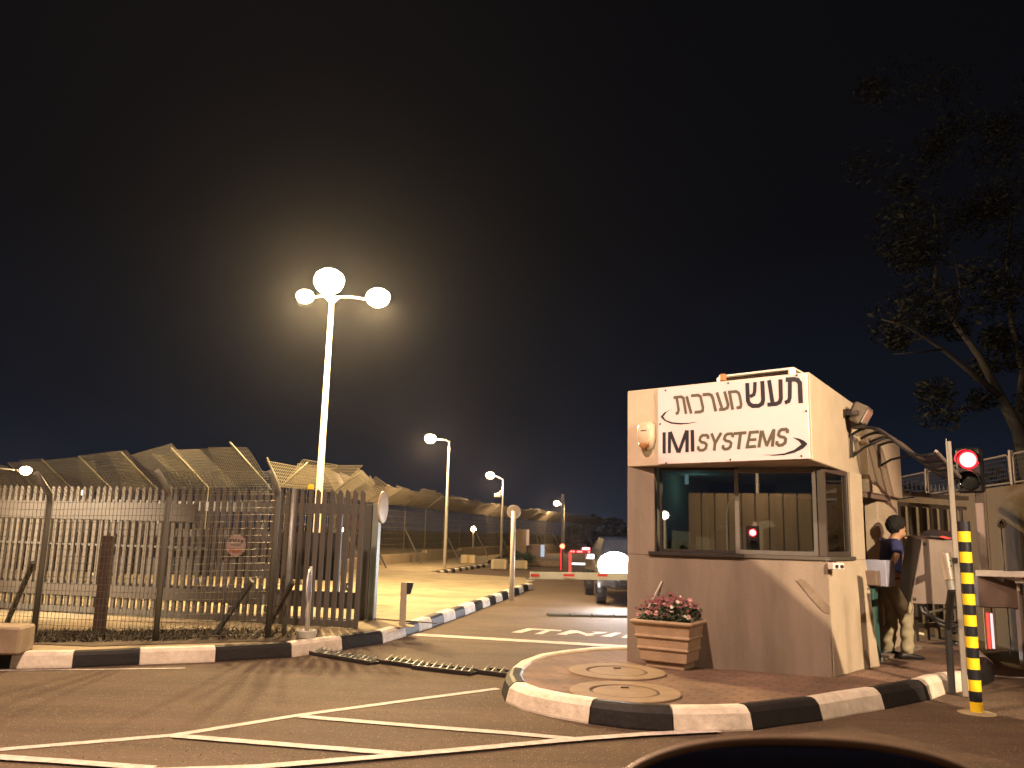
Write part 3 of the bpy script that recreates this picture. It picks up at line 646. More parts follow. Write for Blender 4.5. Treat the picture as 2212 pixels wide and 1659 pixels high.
# =================================================================== PLANTER with flowers
pc = G(1464, 1450, .155) + Vector((0, .33, 0))
pt = thing('planter', 'square terracotta planter with three raised bands in front of the booth', 'planter', pc)
pa = math.atan2(-.52, .86); PX = Vector((math.cos(pa), math.sin(pa), 0)); PY = Vector((-PX.y, PX.x, 0))
def sqring(prof, rx, ry):
    n = 4; vs = []
    for k, z in prof:
        for sx_, sy_ in ((-1, -1), (1, -1), (1, 1), (-1, 1)): vs.append(pc + PX*(sx_*(rx+k)) + PY*(sy_*(ry+k)) + Vector((0, 0, z*.9)))
    return vs, [(i*4+j, i*4+(j+1) % 4, (i+1)*4+(j+1) % 4, (i+1)*4+j) for i in range(len(prof)-1) for j in range(4)]
prof = [(-.05, 0), (-.05, .07), (-.012, .075), (-.01, .085), (.0, .20), (.018, .205), (.02, .225), (.012, .235), (.02, .335), (.04, .34), (.042, .36), (.03, .37), (.045, .475), (.05, .48), (.075, .50), (.08, .52), (.065, .535), (.03, .535), (.02, .46)]
vs, fs = sqring(prof, .26, .25)
MB().add(vs, fs + [(3, 2, 1, 0)]).build('pot', TERR, pt, bevel=.004)
vs, fs = sqring([(0, .46)], .275, .265); MB().add(vs, [(0, 1, 2, 3)]).build('soil', SOIL, pt)
fb = thing('flowers', 'pink, crimson and white flowers over green leaves filling the terracotta planter', 'flowers', pc + Vector((0, 0, .46)))
lf = MB(); pk = MB(); cr = MB(); wh = MB()
for i in range(1100):
    x, y = random.uniform(-.29, .29), random.uniform(-.28, .28); hmax = .24 - .6*(x*x+y*y) + .03*math.sin(9*x)
    z = .42 + random.uniform(0, hmax); c = pc + PX*x + PY*y + Vector((0, 0, z))
    a_ = Vector((random.gauss(0, 1), random.gauss(0, 1), random.gauss(0, .6))).normalized(); b_ = a_.cross(Vector((random.gauss(0, 1), random.gauss(0, 1), random.gauss(0, 1)))).normalized(); s_ = random.uniform(.015, .035)
    lf.add([c - a_*s_, c + b_*s_*.45, c + a_*s_, c - b_*s_*.45], [(0, 1, 2, 3)])
def bloom(mb, c, r, nr):
    X = nr.orthogonal().normalized(); Yv = nr.cross(X); n = 5; ph = random.uniform(0, 6)
    for k in range(n):
        a_ = ph + 2*math.pi*k/n; d_ = X*math.cos(a_) + Yv*math.sin(a_); e_ = X*math.cos(a_+.62) + Yv*math.sin(a_+.62); f_ = X*math.cos(a_-.62) + Yv*math.sin(a_-.62)
        mb.add([c, c + e_*r*.7 + nr*r*.15, c + d_*r + nr*r*.3, c + f_*r*.7 + nr*r*.15], [(0, 1, 2, 3)])
for i in range(300):
    x, y = random.uniform(-.29, .29), random.uniform(-.27, .27); hmax = .27 - .7*(x*x+y*y) + .04*math.sin(14*x+2)*math.sin(11*y)
    right = x - y*.3
    z = .44 + hmax*(random.uniform(.75, 1.05) if y > -.12 else random.uniform(.35, 1.0)); c = pc + PX*x + PY*y + Vector((0, 0, z))
    nr = Vector((random.gauss(0, .4), -1+random.gauss(0, .4), .8)).normalized(); r = random.uniform(.013, .027)
    q = random.random()
    if z > .58 and q < .60: bloom(cr, c, r, nr)
    elif right > .14: bloom(wh if q < .7 else pk, c, r, nr)
    elif x < -.02 and q < .62: bloom(pk, c, r*1.15, nr)
    elif q < .2 and z > .52: bloom(cr, c, r, nr)
lf.build('foliage', LEAF, fb)['kind'] = 'stuff'
pk.build('pink_blooms', PINK, fb)['kind'] = 'stuff'; cr.build('crimson_blooms', CRIM, fb)['kind'] = 'stuff'; wh.build('white_blooms', mat('petal_white', (.7, .68, .6), .6), fb)['kind'] = 'stuff'

# =================================================================== RIGHT SIDE: posts, signal, cabinet, gate, wall
yp = G(2110, 1540); st = thing('striped_post', 'round post with yellow and black bands standing on the road by the island', 'bollard post', yp)
z = 0.0
for i in range(9):
    MB().lathe([(.053, z), (.053, z+.098)], yp, n=20).build('yellow_band', YEL, st, smooth=True); z += .098
    MB().lathe([(.056, z), (.056, z+.092), (.0, z+.092)] if i == 8 else [(.053, z), (.053, z+.092)], yp, n=20).build('black_band', BAND, st, smooth=(i < 8)); z += .092
MB().lathe([(.0, .012), (.13, .01), (.16, .0)], yp, n=20).build('foot', CONC, st, smooth=True)
pb = G(2086, 1506); sp_ = thing('steel_post', 'plain grey steel post rising between the striped post and the island kerb', 'post', pb)
MB().beam(pb, pb + Vector((0, 0, 2.56)), .052, .052, up=(.6, 1, 0)).build('post', mat('post_grey', (.27, .25, .22), .55, .2, var=.25, scale=5, streak=True), sp_, bevel=.008)
MB().beam(pb + Vector((-.030, -.02, 2.1)), pb + Vector((-.030, -.02, 2.58)), .008, .05, up=(.6, 1, 0)).build('flange', GALV, sp_)

def signal(loc, facing, label, head_off, h_post, h_head, lit=True, r=.125, led=True, es=20):
    loc = Vector(loc); f = Vector(facing).normalized(); x = Vector((-f.y, f.x, 0)).normalized(); zz = Vector((0, 0, 1))
    t = thing('traffic_signal', label, 'traffic signal', loc)
    MB().beam(loc, loc + zz*h_post, .10, .10, up=tuple(f)).build('post', mat('signal_post_white', (.52, .45, .40), .5, .1, var=.2, scale=3, streak=True), t, bevel=.01)
    if led:
        c = loc + f*.056 + zz*.25; MB().box(c, (.022, .008, .44), (x, f, zz)).build('led_strip', emis('led_red', (1.0, .03, .02), 5.0), t)
        MB().box(loc + f*.053 + zz*.25 + x*.045, (.03, .01, .44), (x, f, zz)).build('led_strip', emis('led_white', (1.0, .75, .75), 1.2), t)
    hc = loc + Vector(head_off); hc.z = loc.z + h_head
    MB().box(hc, (.31, .18, .60), (x, f, zz)).build('housing', DARK, t, bevel=.03)
    MB().beam(hc - f*.02, Vector((loc.x, loc.y, hc.z - .05)), .05, .05).build('bracket', DARK, t)
    for k, on in ((.14, True), (-.14, False)):
        c = hc + zz*k + f*.09
        if on and lit: MB().lathe([(r*1.02, .0), (r*.97, .02), (r*.80, .036)], c, f, 24).build('lens_rim', emis('signal_rim', (1.0, .015, .03), 2.2), t, smooth=True)
        MB().lathe([(r*.86, .0), (r*.82, .034), (r*.6, .048), (0, .056)] if on and lit else [(r, .0), (r*.95, .03), (r*.6, .05), (0, .056)], c, f, 24).build('lens', emis('signal_red_%d' % es, (1.0, .055, .05), es) if on and lit else mat('lens_off', (.03, .04, .04), .12, spec=.8), t, smooth=True)
        n = 20; vs = []; prof = [(0, .0), (.22, .0)]
        for a_ in range(n+1):
            an = math.pi*(-.08) + math.pi*1.16*a_/n; d_ = x*math.cos(an) + zz*math.sin(an)
            ln = .20 if a_ not in (0, n) else .12
            for rr, e_ in ((r*1.08, 0), (r*1.08, ln), (r*1.14, ln), (r*1.14, 0)): vs.append(c + d_*rr + f*e_)
        MB().add(vs, [(i*4+j, i*4+(j+1) % 4, (i+1)*4+(j+1) % 4, (i+1)*4+j) for i in range(n) for j in range(4)] + [(0, 1, 2, 3), (n*4+3, n*4+2, n*4+1, n*4)]).build('visor', DARK, t, smooth=False)
    return t, hc
sbase = G(2140, 1404, .155)
hdp = AT(2096, 1016, sbase.y - .15)
sig, hc = signal(sbase, (-.62, -.80, -.08), 'red lit traffic signal on a pale post at the right side', (hdp.x - sbase.x, hdp.y - sbase.y, 0), 2.55, hdp.z - sbase.z)
lamp('signal_glow', 'POINT', hc + Vector((-.25, -.32, .14)), .25, (1, .04, .03), .06)

# tilted cabinet on conduits
cb = thing('tilted_cabinet', 'grey reader cabinet leaning forward on bent conduits beside the man', 'cabinet', AT(2015, 1330, 9.3))
Yc = 9.05; q = [AT(1993, 1165, Yc), AT(2069, 1166, Yc), AT(2043, 1307, Yc), AT(1967, 1305, Yc)]
bk_ = [AT(1963, 1157, Yc+.28), AT(2062, 1157, Yc+.28), AT(2030, 1290, Yc+.28), AT(1944, 1267, Yc+.28)]
bk_[0].y -= .0
MB().add(q + bk_, [(0, 1, 2, 3), (7, 6, 5, 4), (0, 4, 5, 1), (1, 5, 6, 2), (2, 6, 7, 3), (3, 7, 4, 0)]).build('body', mat('cabinet_grey', (.17, .14, .12), .5, .2, var=.15, scale=4), cb, bevel=.01)
MB().slab([q[0].lerp(bk_[0], .03) + Vector((-.012, 0, 0)), bk_[0] + Vector((-.012, 0, 0)), bk_[3] + Vector((-.012, 0, 0)), q[3] + Vector((-.012, 0, 0))], (-1, -.3, 0), .006).build('dark_side', mat('cabinet_dark', (.018, .015, .013), .7), cb)  # thin sheet makes the cabinet's left side darker than its front
nn = Vector((-.35, -1, 0)).normalized()
for f_ in (q[0].lerp(q[2], .07), q[3].lerp(q[1], .08)):
    MB().lathe([(.02, 0), (.018, .008), (0, .01)], f_ - Vector((0, .001, 0)), (0, -1, 0), 10).build('lock', DKF, cb)
MB().slab([AT(1946, 1262, 9.30), AT(1960, 1240, 9.26), AT(1985, 1258, 9.16), AT(1968, 1285, 9.12)], (-.8, -.5, 0), .012).build('door_plate', DKF, cb)
MB().slab([AT(1985, 1154, 9.1), AT(2012, 1146, 9.2), AT(2066, 1152, 9.15), AT(2060, 1164, 9.03), AT(2010, 1160, 9.03)], (0, 0, 1), .015).build('hood', DARK, cb)
MB().slab([AT(2028, 1160, 9.0), AT(2036, 1157, 9.0), AT(2056, 1163, 9.0), AT(2044, 1164, 9.0)], (0, -1, 0), .006).build('reflector', REDP, cb)
pbase = pb + Vector((0, 0, 0))
for k, dz in enumerate((0, -.07)):
    MB().tube([AT(1988+8*k, 1306, 9.1), AT(1992+12*k, 1322+4*k, 9.1), AT(2030, 1340+8*k, 9.0), AT(2068, 1352+12*k, 8.9), Vector((pb.x-.02, pb.y+.12, AT(2080, 1356+12*k, 8.7).z))], .022, 8).build('conduit', DARK, cb, smooth=True)
cy = AT(2051, 1222, 8.35); cyd = (AT(2055, 1248, 8.35) - AT(2045, 1192, 8.35)).normalized()
ct2 = thing('steel_reader', 'shiny stainless cylinder mounted on the steel post in front of the cabinet', 'card reader', cy)
a_ = AT(2041, 1193, 8.3); L = .26
MB().lathe([(0, 0), (.046, .002), (.05, .008), (.05, .155), (.047, .158), (.047, .163), (.05, .166), (.05, L), (.0, L)], a_, cyd, 24).build('cylinder', CHROME, ct2, smooth=False)
for k in (.08, .13): MB().lathe([(.009, 0), (.0, .002)], a_ + cyd*k + Vector((.012, -.049, 0)), (0.1, -1, 0), 8).build('screw', DARK, ct2)
MB().tube([a_ + cyd*L, a_ + cyd*(L+.10)], .04, 14).build('lower_pipe', GALV, ct2)
MB().tube([a_ + cyd*(L+.10), Vector((pb.x-.10, pb.y+.06, .65)), Vector((pb.x-.08, pb.y+.10, 0.02))], .035, 10).build('stand_pipe', DARK, ct2)
MB().beam(a_ + cyd*.08, Vector((pb.x, pb.y, (a_+cyd*.08).z)), .04, .05).build('bracket', DKF, ct2)

# barrier at the far right
Yb = 10.6; bt_ = thing('exit_barrier', 'level white boom over a brown cabinet at the right edge', 'barrier', G(2200, 1420))
MB().beam(AT(2108, 1238, Yb), AT(2420, 1247, Yb-1.0), .05, .075).build('boom', WHT, bt_, bevel=.006)
MB().beam(AT(2192, 1247, Yb-.2), AT(2420, 1253, Yb-1.0), .05, .14).build('boom_cover', WHT, bt_, bevel=.008)
MB().beam(AT(2207, 1247, Yb-.26), AT(2240, 1248, Yb-.36), .052, .05).build('reflector', REDP, bt_)
c0_ = AT(2154, 1277, Yb+.06); MB().box(c0_, (.52, .22, .40), (Vector((1, -.15, 0)).normalized(), Vector((.15, 1, 0)).normalized(), Vector((0, 0, 1)))).build('cabinet', BROWNB, bt_, bevel=.012)
lg = AT(2200, 1300, Yb-.05); MB().beam((lg.x, lg.y, 0), (lg.x, lg.y, c0_.z+.2), .045, .09).build('leg', mat('leg_grey', (.35, .31, .28), .4, .3), bt_, bevel=.006)
MB().box(AT(2199, 1262, Yb-.14), (.03, .01, .16)).build('reflector_strip', WHT, bt_)

# concrete perimeter wall on the right
W0, W1 = Vector((8.3, 19.0)), Vector((6.45, 5.5)); wd_ = (W1-W0); WL = wd_.length; wd_.normalize(); wn = Vector((wd_.y, -wd_.x)); wn = wn if wn.dot(-W0) > 0 else -wn
cw = thing('concrete_wall', 'high concrete wall of smooth panels running along the right edge', 'wall', (*W0, 0))
n = 9
for i in range(n):
    p, q_ = W0 + wd_*(WL*i/n + .006), W0 + wd_*(WL*(i+1)/n - .006)
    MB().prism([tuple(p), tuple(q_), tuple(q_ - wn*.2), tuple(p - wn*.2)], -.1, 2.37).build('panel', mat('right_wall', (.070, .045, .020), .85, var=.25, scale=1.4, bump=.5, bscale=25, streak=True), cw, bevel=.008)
WMESH = mat('wall_mesh', (.035, .03, .025), .7)
X5 = Vector((*wd_, 0)); N5 = Vector((*wn, 0))
def wires(mb, a, b, c, d, sv, sh, r):
    """mesh of wires on patch a(b-left) b(b-right) c(t-right) d(t-left)"""
    nv = max(1, int(((b-a).length+(c-d).length)/2/sv)); nh = max(1, int(((d-a).length+(c-b).length)/2/sh))
    for i in range(nv+1):
        t = i/nv; mb.wire(a.lerp(b, t), d.lerp(c, t), r)
    for j in range(nh+1):
        t = j/nh; mb.wire(a.lerp(d, t), b.lerp(c, t), r)
for i in range(7):
    s0, s1 = 1.6 + 1.75*i, 1.6 + 1.75*i + 1.6
    t = thing('wall_mesh_panel', ['framed mesh panel on the concrete wall nearest the signal', 'framed mesh panel on the concrete wall at the right edge of the picture'][i % 2] if i in (2, 3) else 'framed mesh panel along the top of the concrete wall', 'mesh panel', (*(W0+wd_*s0), 2.37), 'mesh panels on top of the concrete wall')
    P = lambda s_, z: Vector((*(W0 + wd_*s_ - wn*.1), z))
    fr_ = MB(); z0, z1 = 2.42, 2.84
    fr_.tube([P(s0, z0), P(s0, z1-.06), P(s0+.06, z1), P(s1-.06, z1), P(s1, z1-.06), P(s1, z0), P(s0, z0)], .016, 6); fr_.build('frame', mat('panel_frame', (.12, .095, .075), .6, .2), t)
    mb = MB(); wires(mb, P(s0, z0), P(s1, z0), P(s1, z1), P(s0, z1), .06, .06, .002); mb.build('mesh', WMESH, t)
    MB().beam(P(s1+.075, 2.35), P(s1+.075, 2.9), .05, .05).build('stud', mat('stud_grey', (.16, .13, .11), .6, .2), t)
rs = AT(2163, 1131, 11.9); rt_ = thing('direction_sign', 'small round white sign with an up arrow on a thin pole by the right wall', 'road sign', (rs.x, rs.y, 0))
MB().lathe([(0, -.004), (.07, -.004), (.07, .004), (0, .004)], rs, (-.4, -1, 0), 24).build('disc', WHT, rt_)
fx = Vector((1, -.4, 0)).normalized(); fc = rs + Vector((-.4, -1, 0)).normalized()*.006
MB().slab([fc + fx*x + Vector((0, 0, y)) for x, y in [(-.022, -.035), (-.010, -.035), (-.008, .0), (0, .012), (.008, 0), (.010, -.035), (.022, -.035), (.022, .0), (.034, .0), (0, .045), (-.034, 0), (-.022, 0)]], (-.4, -1, 0), .002).build('arrow', BLK, rt_)
MB().tube([(rs.x, rs.y+.012, 0), (rs.x, rs.y+.012, rs.z)], .009, 6).build('pole', GALV, rt_)

# steel pedestrian gate between the booth and the wall
ga, gb = Vector((5.45, 11.75)), Vector((7.0, 12.75)); gd = (gb-ga).normalized(); gn = Vector((gd.y, -gd.x)); X6 = Vector((*gd, 0)); N6 = Vector((*gn, 0)); GLn = (gb-ga).length
pg = thing('pedestrian_gate', 'full height steel gate with pale uprights and spikes behind the man', 'gate', (*ga, 0))
PP = lambda s_, z, o=0: Vector((*(ga + gd*s_ + gn*o), z))
PGM = mat('gate_pale', (.22, .19, .16), .5, .2, var=.3, scale=4, streak=True); PGB = mat('gate_brown', (.06, .042, .03), .6, .1, var=.3, scale=4)
MB().beam(PP(0, 2.19), PP(GLn, 2.19), .14, .06, up=(0, 0, 1)).build('top_rail', PGM, pg, bevel=.005)
MB().beam(PP(0, 2.04), PP(GLn, 2.04), .05, .05).build('rail', PGM, pg)
MB().beam(PP(0, .35), PP(GLn, .35), .05, .06).build('rail', PGM, pg)
for i in range(7):
    s_ = .06 + i*.27
    if s_ < GLn: MB().beam(PP(s_, .05, .01), PP(s_, 2.03, .01), .06, .05, up=(*gn, 0)).build('upright', PGM, pg)
for i in range(6):
    s_ = .105 + i*.27; MB().box(PP(s_+.09, 1.2, -.02), (.17, .01, 1.62), (X6, N6, Vector((0, 0, 1)))).build('infill_panel', PGB, pg)
for i in range(16):
    p = PP(.08 + i*.11, 2.26); MB().add([p - X6*.02 - N6*.012, p + X6*.02 - N6*.012, p + N6*.02, p + Vector((0, 0, .12))], [(0, 1, 3), (1, 2, 3), (2, 0, 3), (0, 2, 1)]).build('spike', GREY, pg)
MB().tube([PP(.15, .55, .25), PP(.9, .62, .25), PP(1.4, .45, .25)], .018, 6).build('handrail', WHT, pg)

# =================================================================== MAN
O = G(1950, 1421, .157); U = Vector((1, .06, 0)).normalized(); V = Vector((-.06, 1, 0)).normalized(); Zv = Vector((0, 0, 1))
def J(u, v, z): return O + U*(u+.03) + V*v + Zv*(z*.915)
def skin_mesh(name, joints, edges, m, parent, sub=2, root=0):
    me = bpy.data.meshes.new(name); off = parent.location if parent else Vector((0, 0, 0))
    me.from_pydata([tuple(J(*j[0]) - off) for j in joints], edges, []); o = bpy.data.objects.new(name, me); COL.objects.link(o)
    s_ = o.modifiers.new('skin', 'SKIN'); s_.use_smooth_shade = True
    for i, j in enumerate(joints):
        sv = me.skin_vertices[0].data[i]; r = j[1]; sv.radius = r if isinstance(r, tuple) else (r, r); sv.use_root = (i == root)
    ss = o.modifiers.new('sub', 'SUBSURF'); ss.levels = sub; ss.render_levels = sub
    bpy.context.view_layer.update()
    ev = o.evaluated_get(bpy.context.evaluated_depsgraph_get()); nm = bpy.data.meshes.new_from_object(ev)
    o.modifiers.clear(); o.data = nm; o.data.materials.clear(); o.data.materials.append(m)
    for p in nm.polygons: p.use_smooth = True
    o.parent = parent; return o
man = thing('person', 'man in navy T-shirt and khaki trousers leaning at the booth door, seen from behind', 'person', O)
body_j = [((-.10, 0, .96), (.13, .10)), ((-.11, 0, 1.10), (.135, .095)), ((-.115, 0, 1.25), (.15, .105)), ((-.10, 0, 1.39), (.165, .10)), ((-.075, 0, 1.47), (.09, .07)), ((-.04, 0, 1.53), (.052, .052)), ((-.012, 0, 1.585), (.062, .058)), ((.0, 0, 1.65), (.085, .072)), ((-.005, 0, 1.715), (.078, .066)),
 ((-.12, -.17, 1.44), (.055, .055)), ((-.17, -.245, 1.30), (.043, .043)), ((-.215, -.20, 1.175), (.036, .036)), ((-.21, -.03, 1.155), (.028, .028)), ((-.20, .07, 1.165), (.03, .02)),
 ((-.09, .17, 1.44), (.055, .055)), ((.03, .25, 1.31), (.042, .042)), ((.10, .24, 1.22), (.036, .036)), ((.155, .10, 1.34), (.03, .03)), ((.14, .02, 1.45), (.024, .03)),
 ((-.10, -.09, .90), (.09, .09)), ((-.02, -.10, .50), (.06, .06)), ((-.03, -.11, .12), (.042, .042)), ((-.01, -.11, .05), (.04, .04)),
 ((-.10, .09, .90), (.09, .09)), ((-.07, .12, .50), (.06, .06)), ((-.13, .13, .12), (.042, .042)), ((-.11, .13, .05), (.04, .04)),
 ((.095, 0, 1.575), (.03, .03))]
body_e = [(0, 1), (1, 2), (2, 3), (3, 4), (4, 5), (5, 6), (6, 7), (7, 8), (3, 9), (9, 10), (10, 11), (11, 12), (12, 13), (3, 14), (14, 15), (15, 16), (16, 17), (17, 18), (0, 19), (19, 20), (20, 21), (21, 22), (0, 23), (23, 24), (24, 25), (25, 26), (6, 27)]
body = skin_mesh('body', body_j, body_e, SKIN, man)
# fingers of the raised hand and of the resting hand, joined to the body mesh
fm = MB()
for k in range(4):
    c = J(.14, .005+.0*k, 1.47); a0 = Vector(J(.135+.012*k-.015, .0, 1.485)); fm.tube([a0, a0 + Zv*.03 - V*.012, a0 + Zv*.045 - U*.03, a0 + Zv*.035 - U*.045], [.009, .0085, .008, .006], 6)
fm.tube([J(.125, -.02, 1.46), J(.10, -.03, 1.48), J(.085, -.02, 1.50)], [.011, .009, .007], 6)
for k in range(4):
    a0 = J(-.225+.017*k, .08, 1.168); fm.tube([a0, a0 + V*.035 + Zv*.004, a0 + V*.062 - Zv*.008, a0 + V*.072 - Zv*.02], [.009, .0085, .008, .006], 6)
fm.tube([J(-.17, .06, 1.165), J(-.15, .085, 1.165), J(-.148, .105, 1.16)], [.011, .009, .007], 6)
fo = fm.build('fingers', SKIN, man, smooth=True)
bm_ = bmesh.new(); bm_.from_mesh(body.data); bm_.from_mesh(fo.data); bm_.to_mesh(body.data); bm_.free()
bpy.data.objects.remove(fo)
# face details and ear
mb = MB(); mb.add([J(.078, -.012, 1.665), J(.078, .012, 1.665), J(.102, 0, 1.635), J(.082, 0, 1.69), J(.08, 0, 1.63)], [(0, 2, 3), (1, 3, 2), (0, 4, 2), (1, 2, 4)]); mb.build('nose', SKIN, man)
for s_ in (-1, 1):
    MB().lathe([(0, .008), (.018, .006), (.024, 0), (.02, -.006)], J(.015, .073*s_, 1.655), V*s_, 10).build('ear', SKIN, man, smooth=True)
    MB().lathe([(0, .004), (.008, .003), (.011, 0)], J(.078, .028*s_, 1.685), U + V*s_*.3, 8).build('eye', BLK, man)
MB().box(J(.083, 0, 1.603), (.012, .035, .008), (U, V, Zv)).build('mouth', mat('lips', (.3, .12, .1), .5), man)
hm_ = bmesh.new(); bmesh.ops.create_icosphere(hm_, subdivisions=4, radius=1.0)
me = bpy.data.meshes.new('hair')
for v in hm_.verts:
    d_ = v.co.copy(); k = 1 + .05*math.sin(13*d_.x+3)*math.sin(11*d_.y)*math.sin(9*d_.z+1) + random.uniform(-.02, .02)
    x, y, zz = d_.x*.125*k, d_.y*.108*k, d_.z*.122*k
    if x > .05 and zz < .02: x = .05 + (x-.05)*.15
    if zz < -.10: zz = -.10 + (zz+.10)*.3
    if x > .0 and zz < -.03: zz = -.03 + (zz+.03)*.4
    v.co = J(-.02, 0, 1.695) - O + U*x + V*y + Zv*zz
hm_.to_mesh(me); hm_.free(); me.materials.append(HAIR); ho = bpy.data.objects.new('hair', me); COL.objects.link(ho); ho.parent = man
shirt_j = [((-.10, 0, 1.00), (.15, .12)), ((-.112, 0, 1.12), (.155, .115)), ((-.118, 0, 1.26), (.17, .122)), ((-.105, 0, 1.39), (.18, .115)), ((-.085, 0, 1.465), (.105, .082)),
 ((-.12, -.165, 1.45), (.072, .072)), ((-.16, -.235, 1.33), (.068, .068)), ((-.165, -.245, 1.315), (.066, .066)), ((-.09, .165, 1.45), (.072, .072)), ((0, .235, 1.34), (.066, .066))]
skin_mesh('shirt', shirt_j, [(0, 1), (1, 2), (2, 3), (3, 4), (3, 5), (5, 6), (6, 7), (3, 8), (8, 9)], SHIRT, man)
tr_j = [((-.10, 0, 1.0), (.145, .115)), ((-.10, 0, .93), (.155, .125)), ((-.10, -.095, .84), (.108, .105)), ((-.05, -.10, .66), (.092, .09)), ((-.015, -.10, .50), (.080, .08)), ((-.02, -.11, .30), (.078, .078)), ((-.03, -.11, .10), (.075, .075)), ((-.02, -.11, .055), (.072, .07)),
 ((-.10, .095, .84), (.108, .105)), ((-.08, .11, .66), (.092, .09)), ((-.07, .12, .50), (.080, .08)), ((-.10, .125, .30), (.078, .078)), ((-.13, .13, .10), (.075, .075)), ((-.12, .13, .055), (.072, .07)),
 ((-.02, -.185, .56), (.045, .03)), ((-.025, -.19, .66), (.045, .03))]
to = skin_mesh('trousers', tr_j, [(0, 1), (1, 2), (2, 3), (3, 4), (4, 5), (5, 6), (6, 7), (1, 8), (8, 9), (9, 10), (10, 11), (11, 12), (12, 13)] + [(3, 15), (15, 14)], TROU, man)
for v in to.data.vertices:   # cloth creases
    c = v.co; k = .009*math.sin(c.z*42 + c.x*18) + .006*math.sin(c.z*75 + c.y*30 + 1); v.co = c + Vector((k, k*.6, 0))
MB().lathe([(.152, -.018), (.154, .018)], J(-.10, 0, 1.0), (0, 0, 1), 24).build('belt', BLK, man, smooth=True)
for s_, (u0, v0) in ((0, (-.03, -.11)), (1, (-.13, .13))):
    n = 10; vs = []; prof = [(-.10, .034, .075), (-.07, .044, .095), (-.02, .046, .10), (.06, .045, .075), (.13, .046, .055), (.18, .038, .045), (.20, .015, .03)]
    for du, wy, hh in prof:
        for k in range(n):
            a_ = 2*math.pi*k/n; zz = max(0, hh*.5 + hh*.5*math.sin(a_)); vs.append(J(u0+du, v0 + wy*math.cos(a_), zz))
    MB().add(vs, [(i*n+j, i*n+(j+1) % n, (i+1)*n+(j+1) % n, (i+1)*n+j) for i in range(len(prof)-1) for j in range(n)] + [tuple(range(n)), tuple(range((len(prof)-1)*n, len(prof)*n))]).build('shoe', SHOE, man, smooth=True)
tag(MB().box(J(.175, .0, 1.50), (.008, .035, .075), (U, V, Zv)).build('phone', mat('phone', (.35, .25, .1), .3)), 'small phone held up to the man\'s face', 'phone')

# =================================================================== LEFT: mesh fence, palisade, sliding gate
MPOST = mat('mesh_post', (.17, .168, .145), .5, .2, var=.35, scale=6, streak=True)
def mesh_fence():
    t = thing('mesh_fence', 'grey welded mesh fence with outward leaning top in front of the palisade', 'fence', G(335, 1385, .155))
    pb_ = [G(-420, 1352, .155), G(-170, 1362, .155), G(72, 1372, .155), G(335, 1385, .155), G(578, 1378, .155)]
    eh = [1.80, 1.80, 1.79, 1.84, 1.90]
    tips = []; els = []
    for i, (p, h) in enumerate(zip(pb_, eh)):
        e_ = Vector((p.x, p.y, h)); tp = e_ + Vector((-.02 if i > 2 else .0, -.37, .25)); els.append(e_); tips.append(tp)
        mb = MB(); mb.tube([Vector((p.x, p.y, .1)), e_ - Vector((0, 0, .06)), e_ + Vector((0, -.03, .03)), tp], .036, 8); mb.build('post', MPOST, t, smooth=True)
    for i in range(4):
        mb = MB(); a_, b_ = pb_[i].copy(), pb_[i+1].copy(); a_.z = b_.z = .2
        wires(mb, a_, b_, els[i+1], els[i], .050, .08, .0030)
        wires(mb, els[i], els[i+1], tips[i+1], tips[i], .045, .045, .0028)
        mb.build('mesh_panel', WIRE, t)
    for (a_, b_) in (((72, 1215), (12, 1352)), ((545, 1255), (462, 1374)), ((632, 1258), (572, 1366))):
        p = AT(*a_, 10.3); q = G(*b_, .155); MB().beam(p, q, .05, .05).build('brace', GREY, t)
    p = G(613, 1374, .155); MB().tube([p, Vector((p.x, p.y, 1.98))], .028, 8).build('post', GALV, t, smooth=True)
    a_, b_ = pb_[4].copy(), p.copy(); a_.z = b_.z = .2; mb = MB(); wires(mb, a_, b_, Vector((p.x, p.y, 1.9)), els[4], .050, .08, .0030); mb.build('mesh_panel', WIRE, t)
mesh_fence()
dp = G(213, 1366, 0.16); tag(MB().beam(dp, dp + Vector((0, 0, 1.17)), .12, .12).build('dark_post', RUST, bevel=.01), 'thick rusty brown post between the mesh fence and the pale slats', 'post')
blk = G(37, 1415, .155); b2 = G(72, 1403, .155); vx = (b2-blk); vl = Vector((-.9, -.02, 0))
tag(MB().prism([tuple(blk.to_2d()), tuple(b2.to_2d()), tuple((b2+vl).to_2d()), tuple((blk+vl).to_2d())], .15, .42).build('concrete_block', mat('block_conc', (.33, .26, .18), .85, var=.25, scale=4, bump=.5), bevel=.02), 'low weathered concrete block at the left edge of the pavement', 'concrete block')

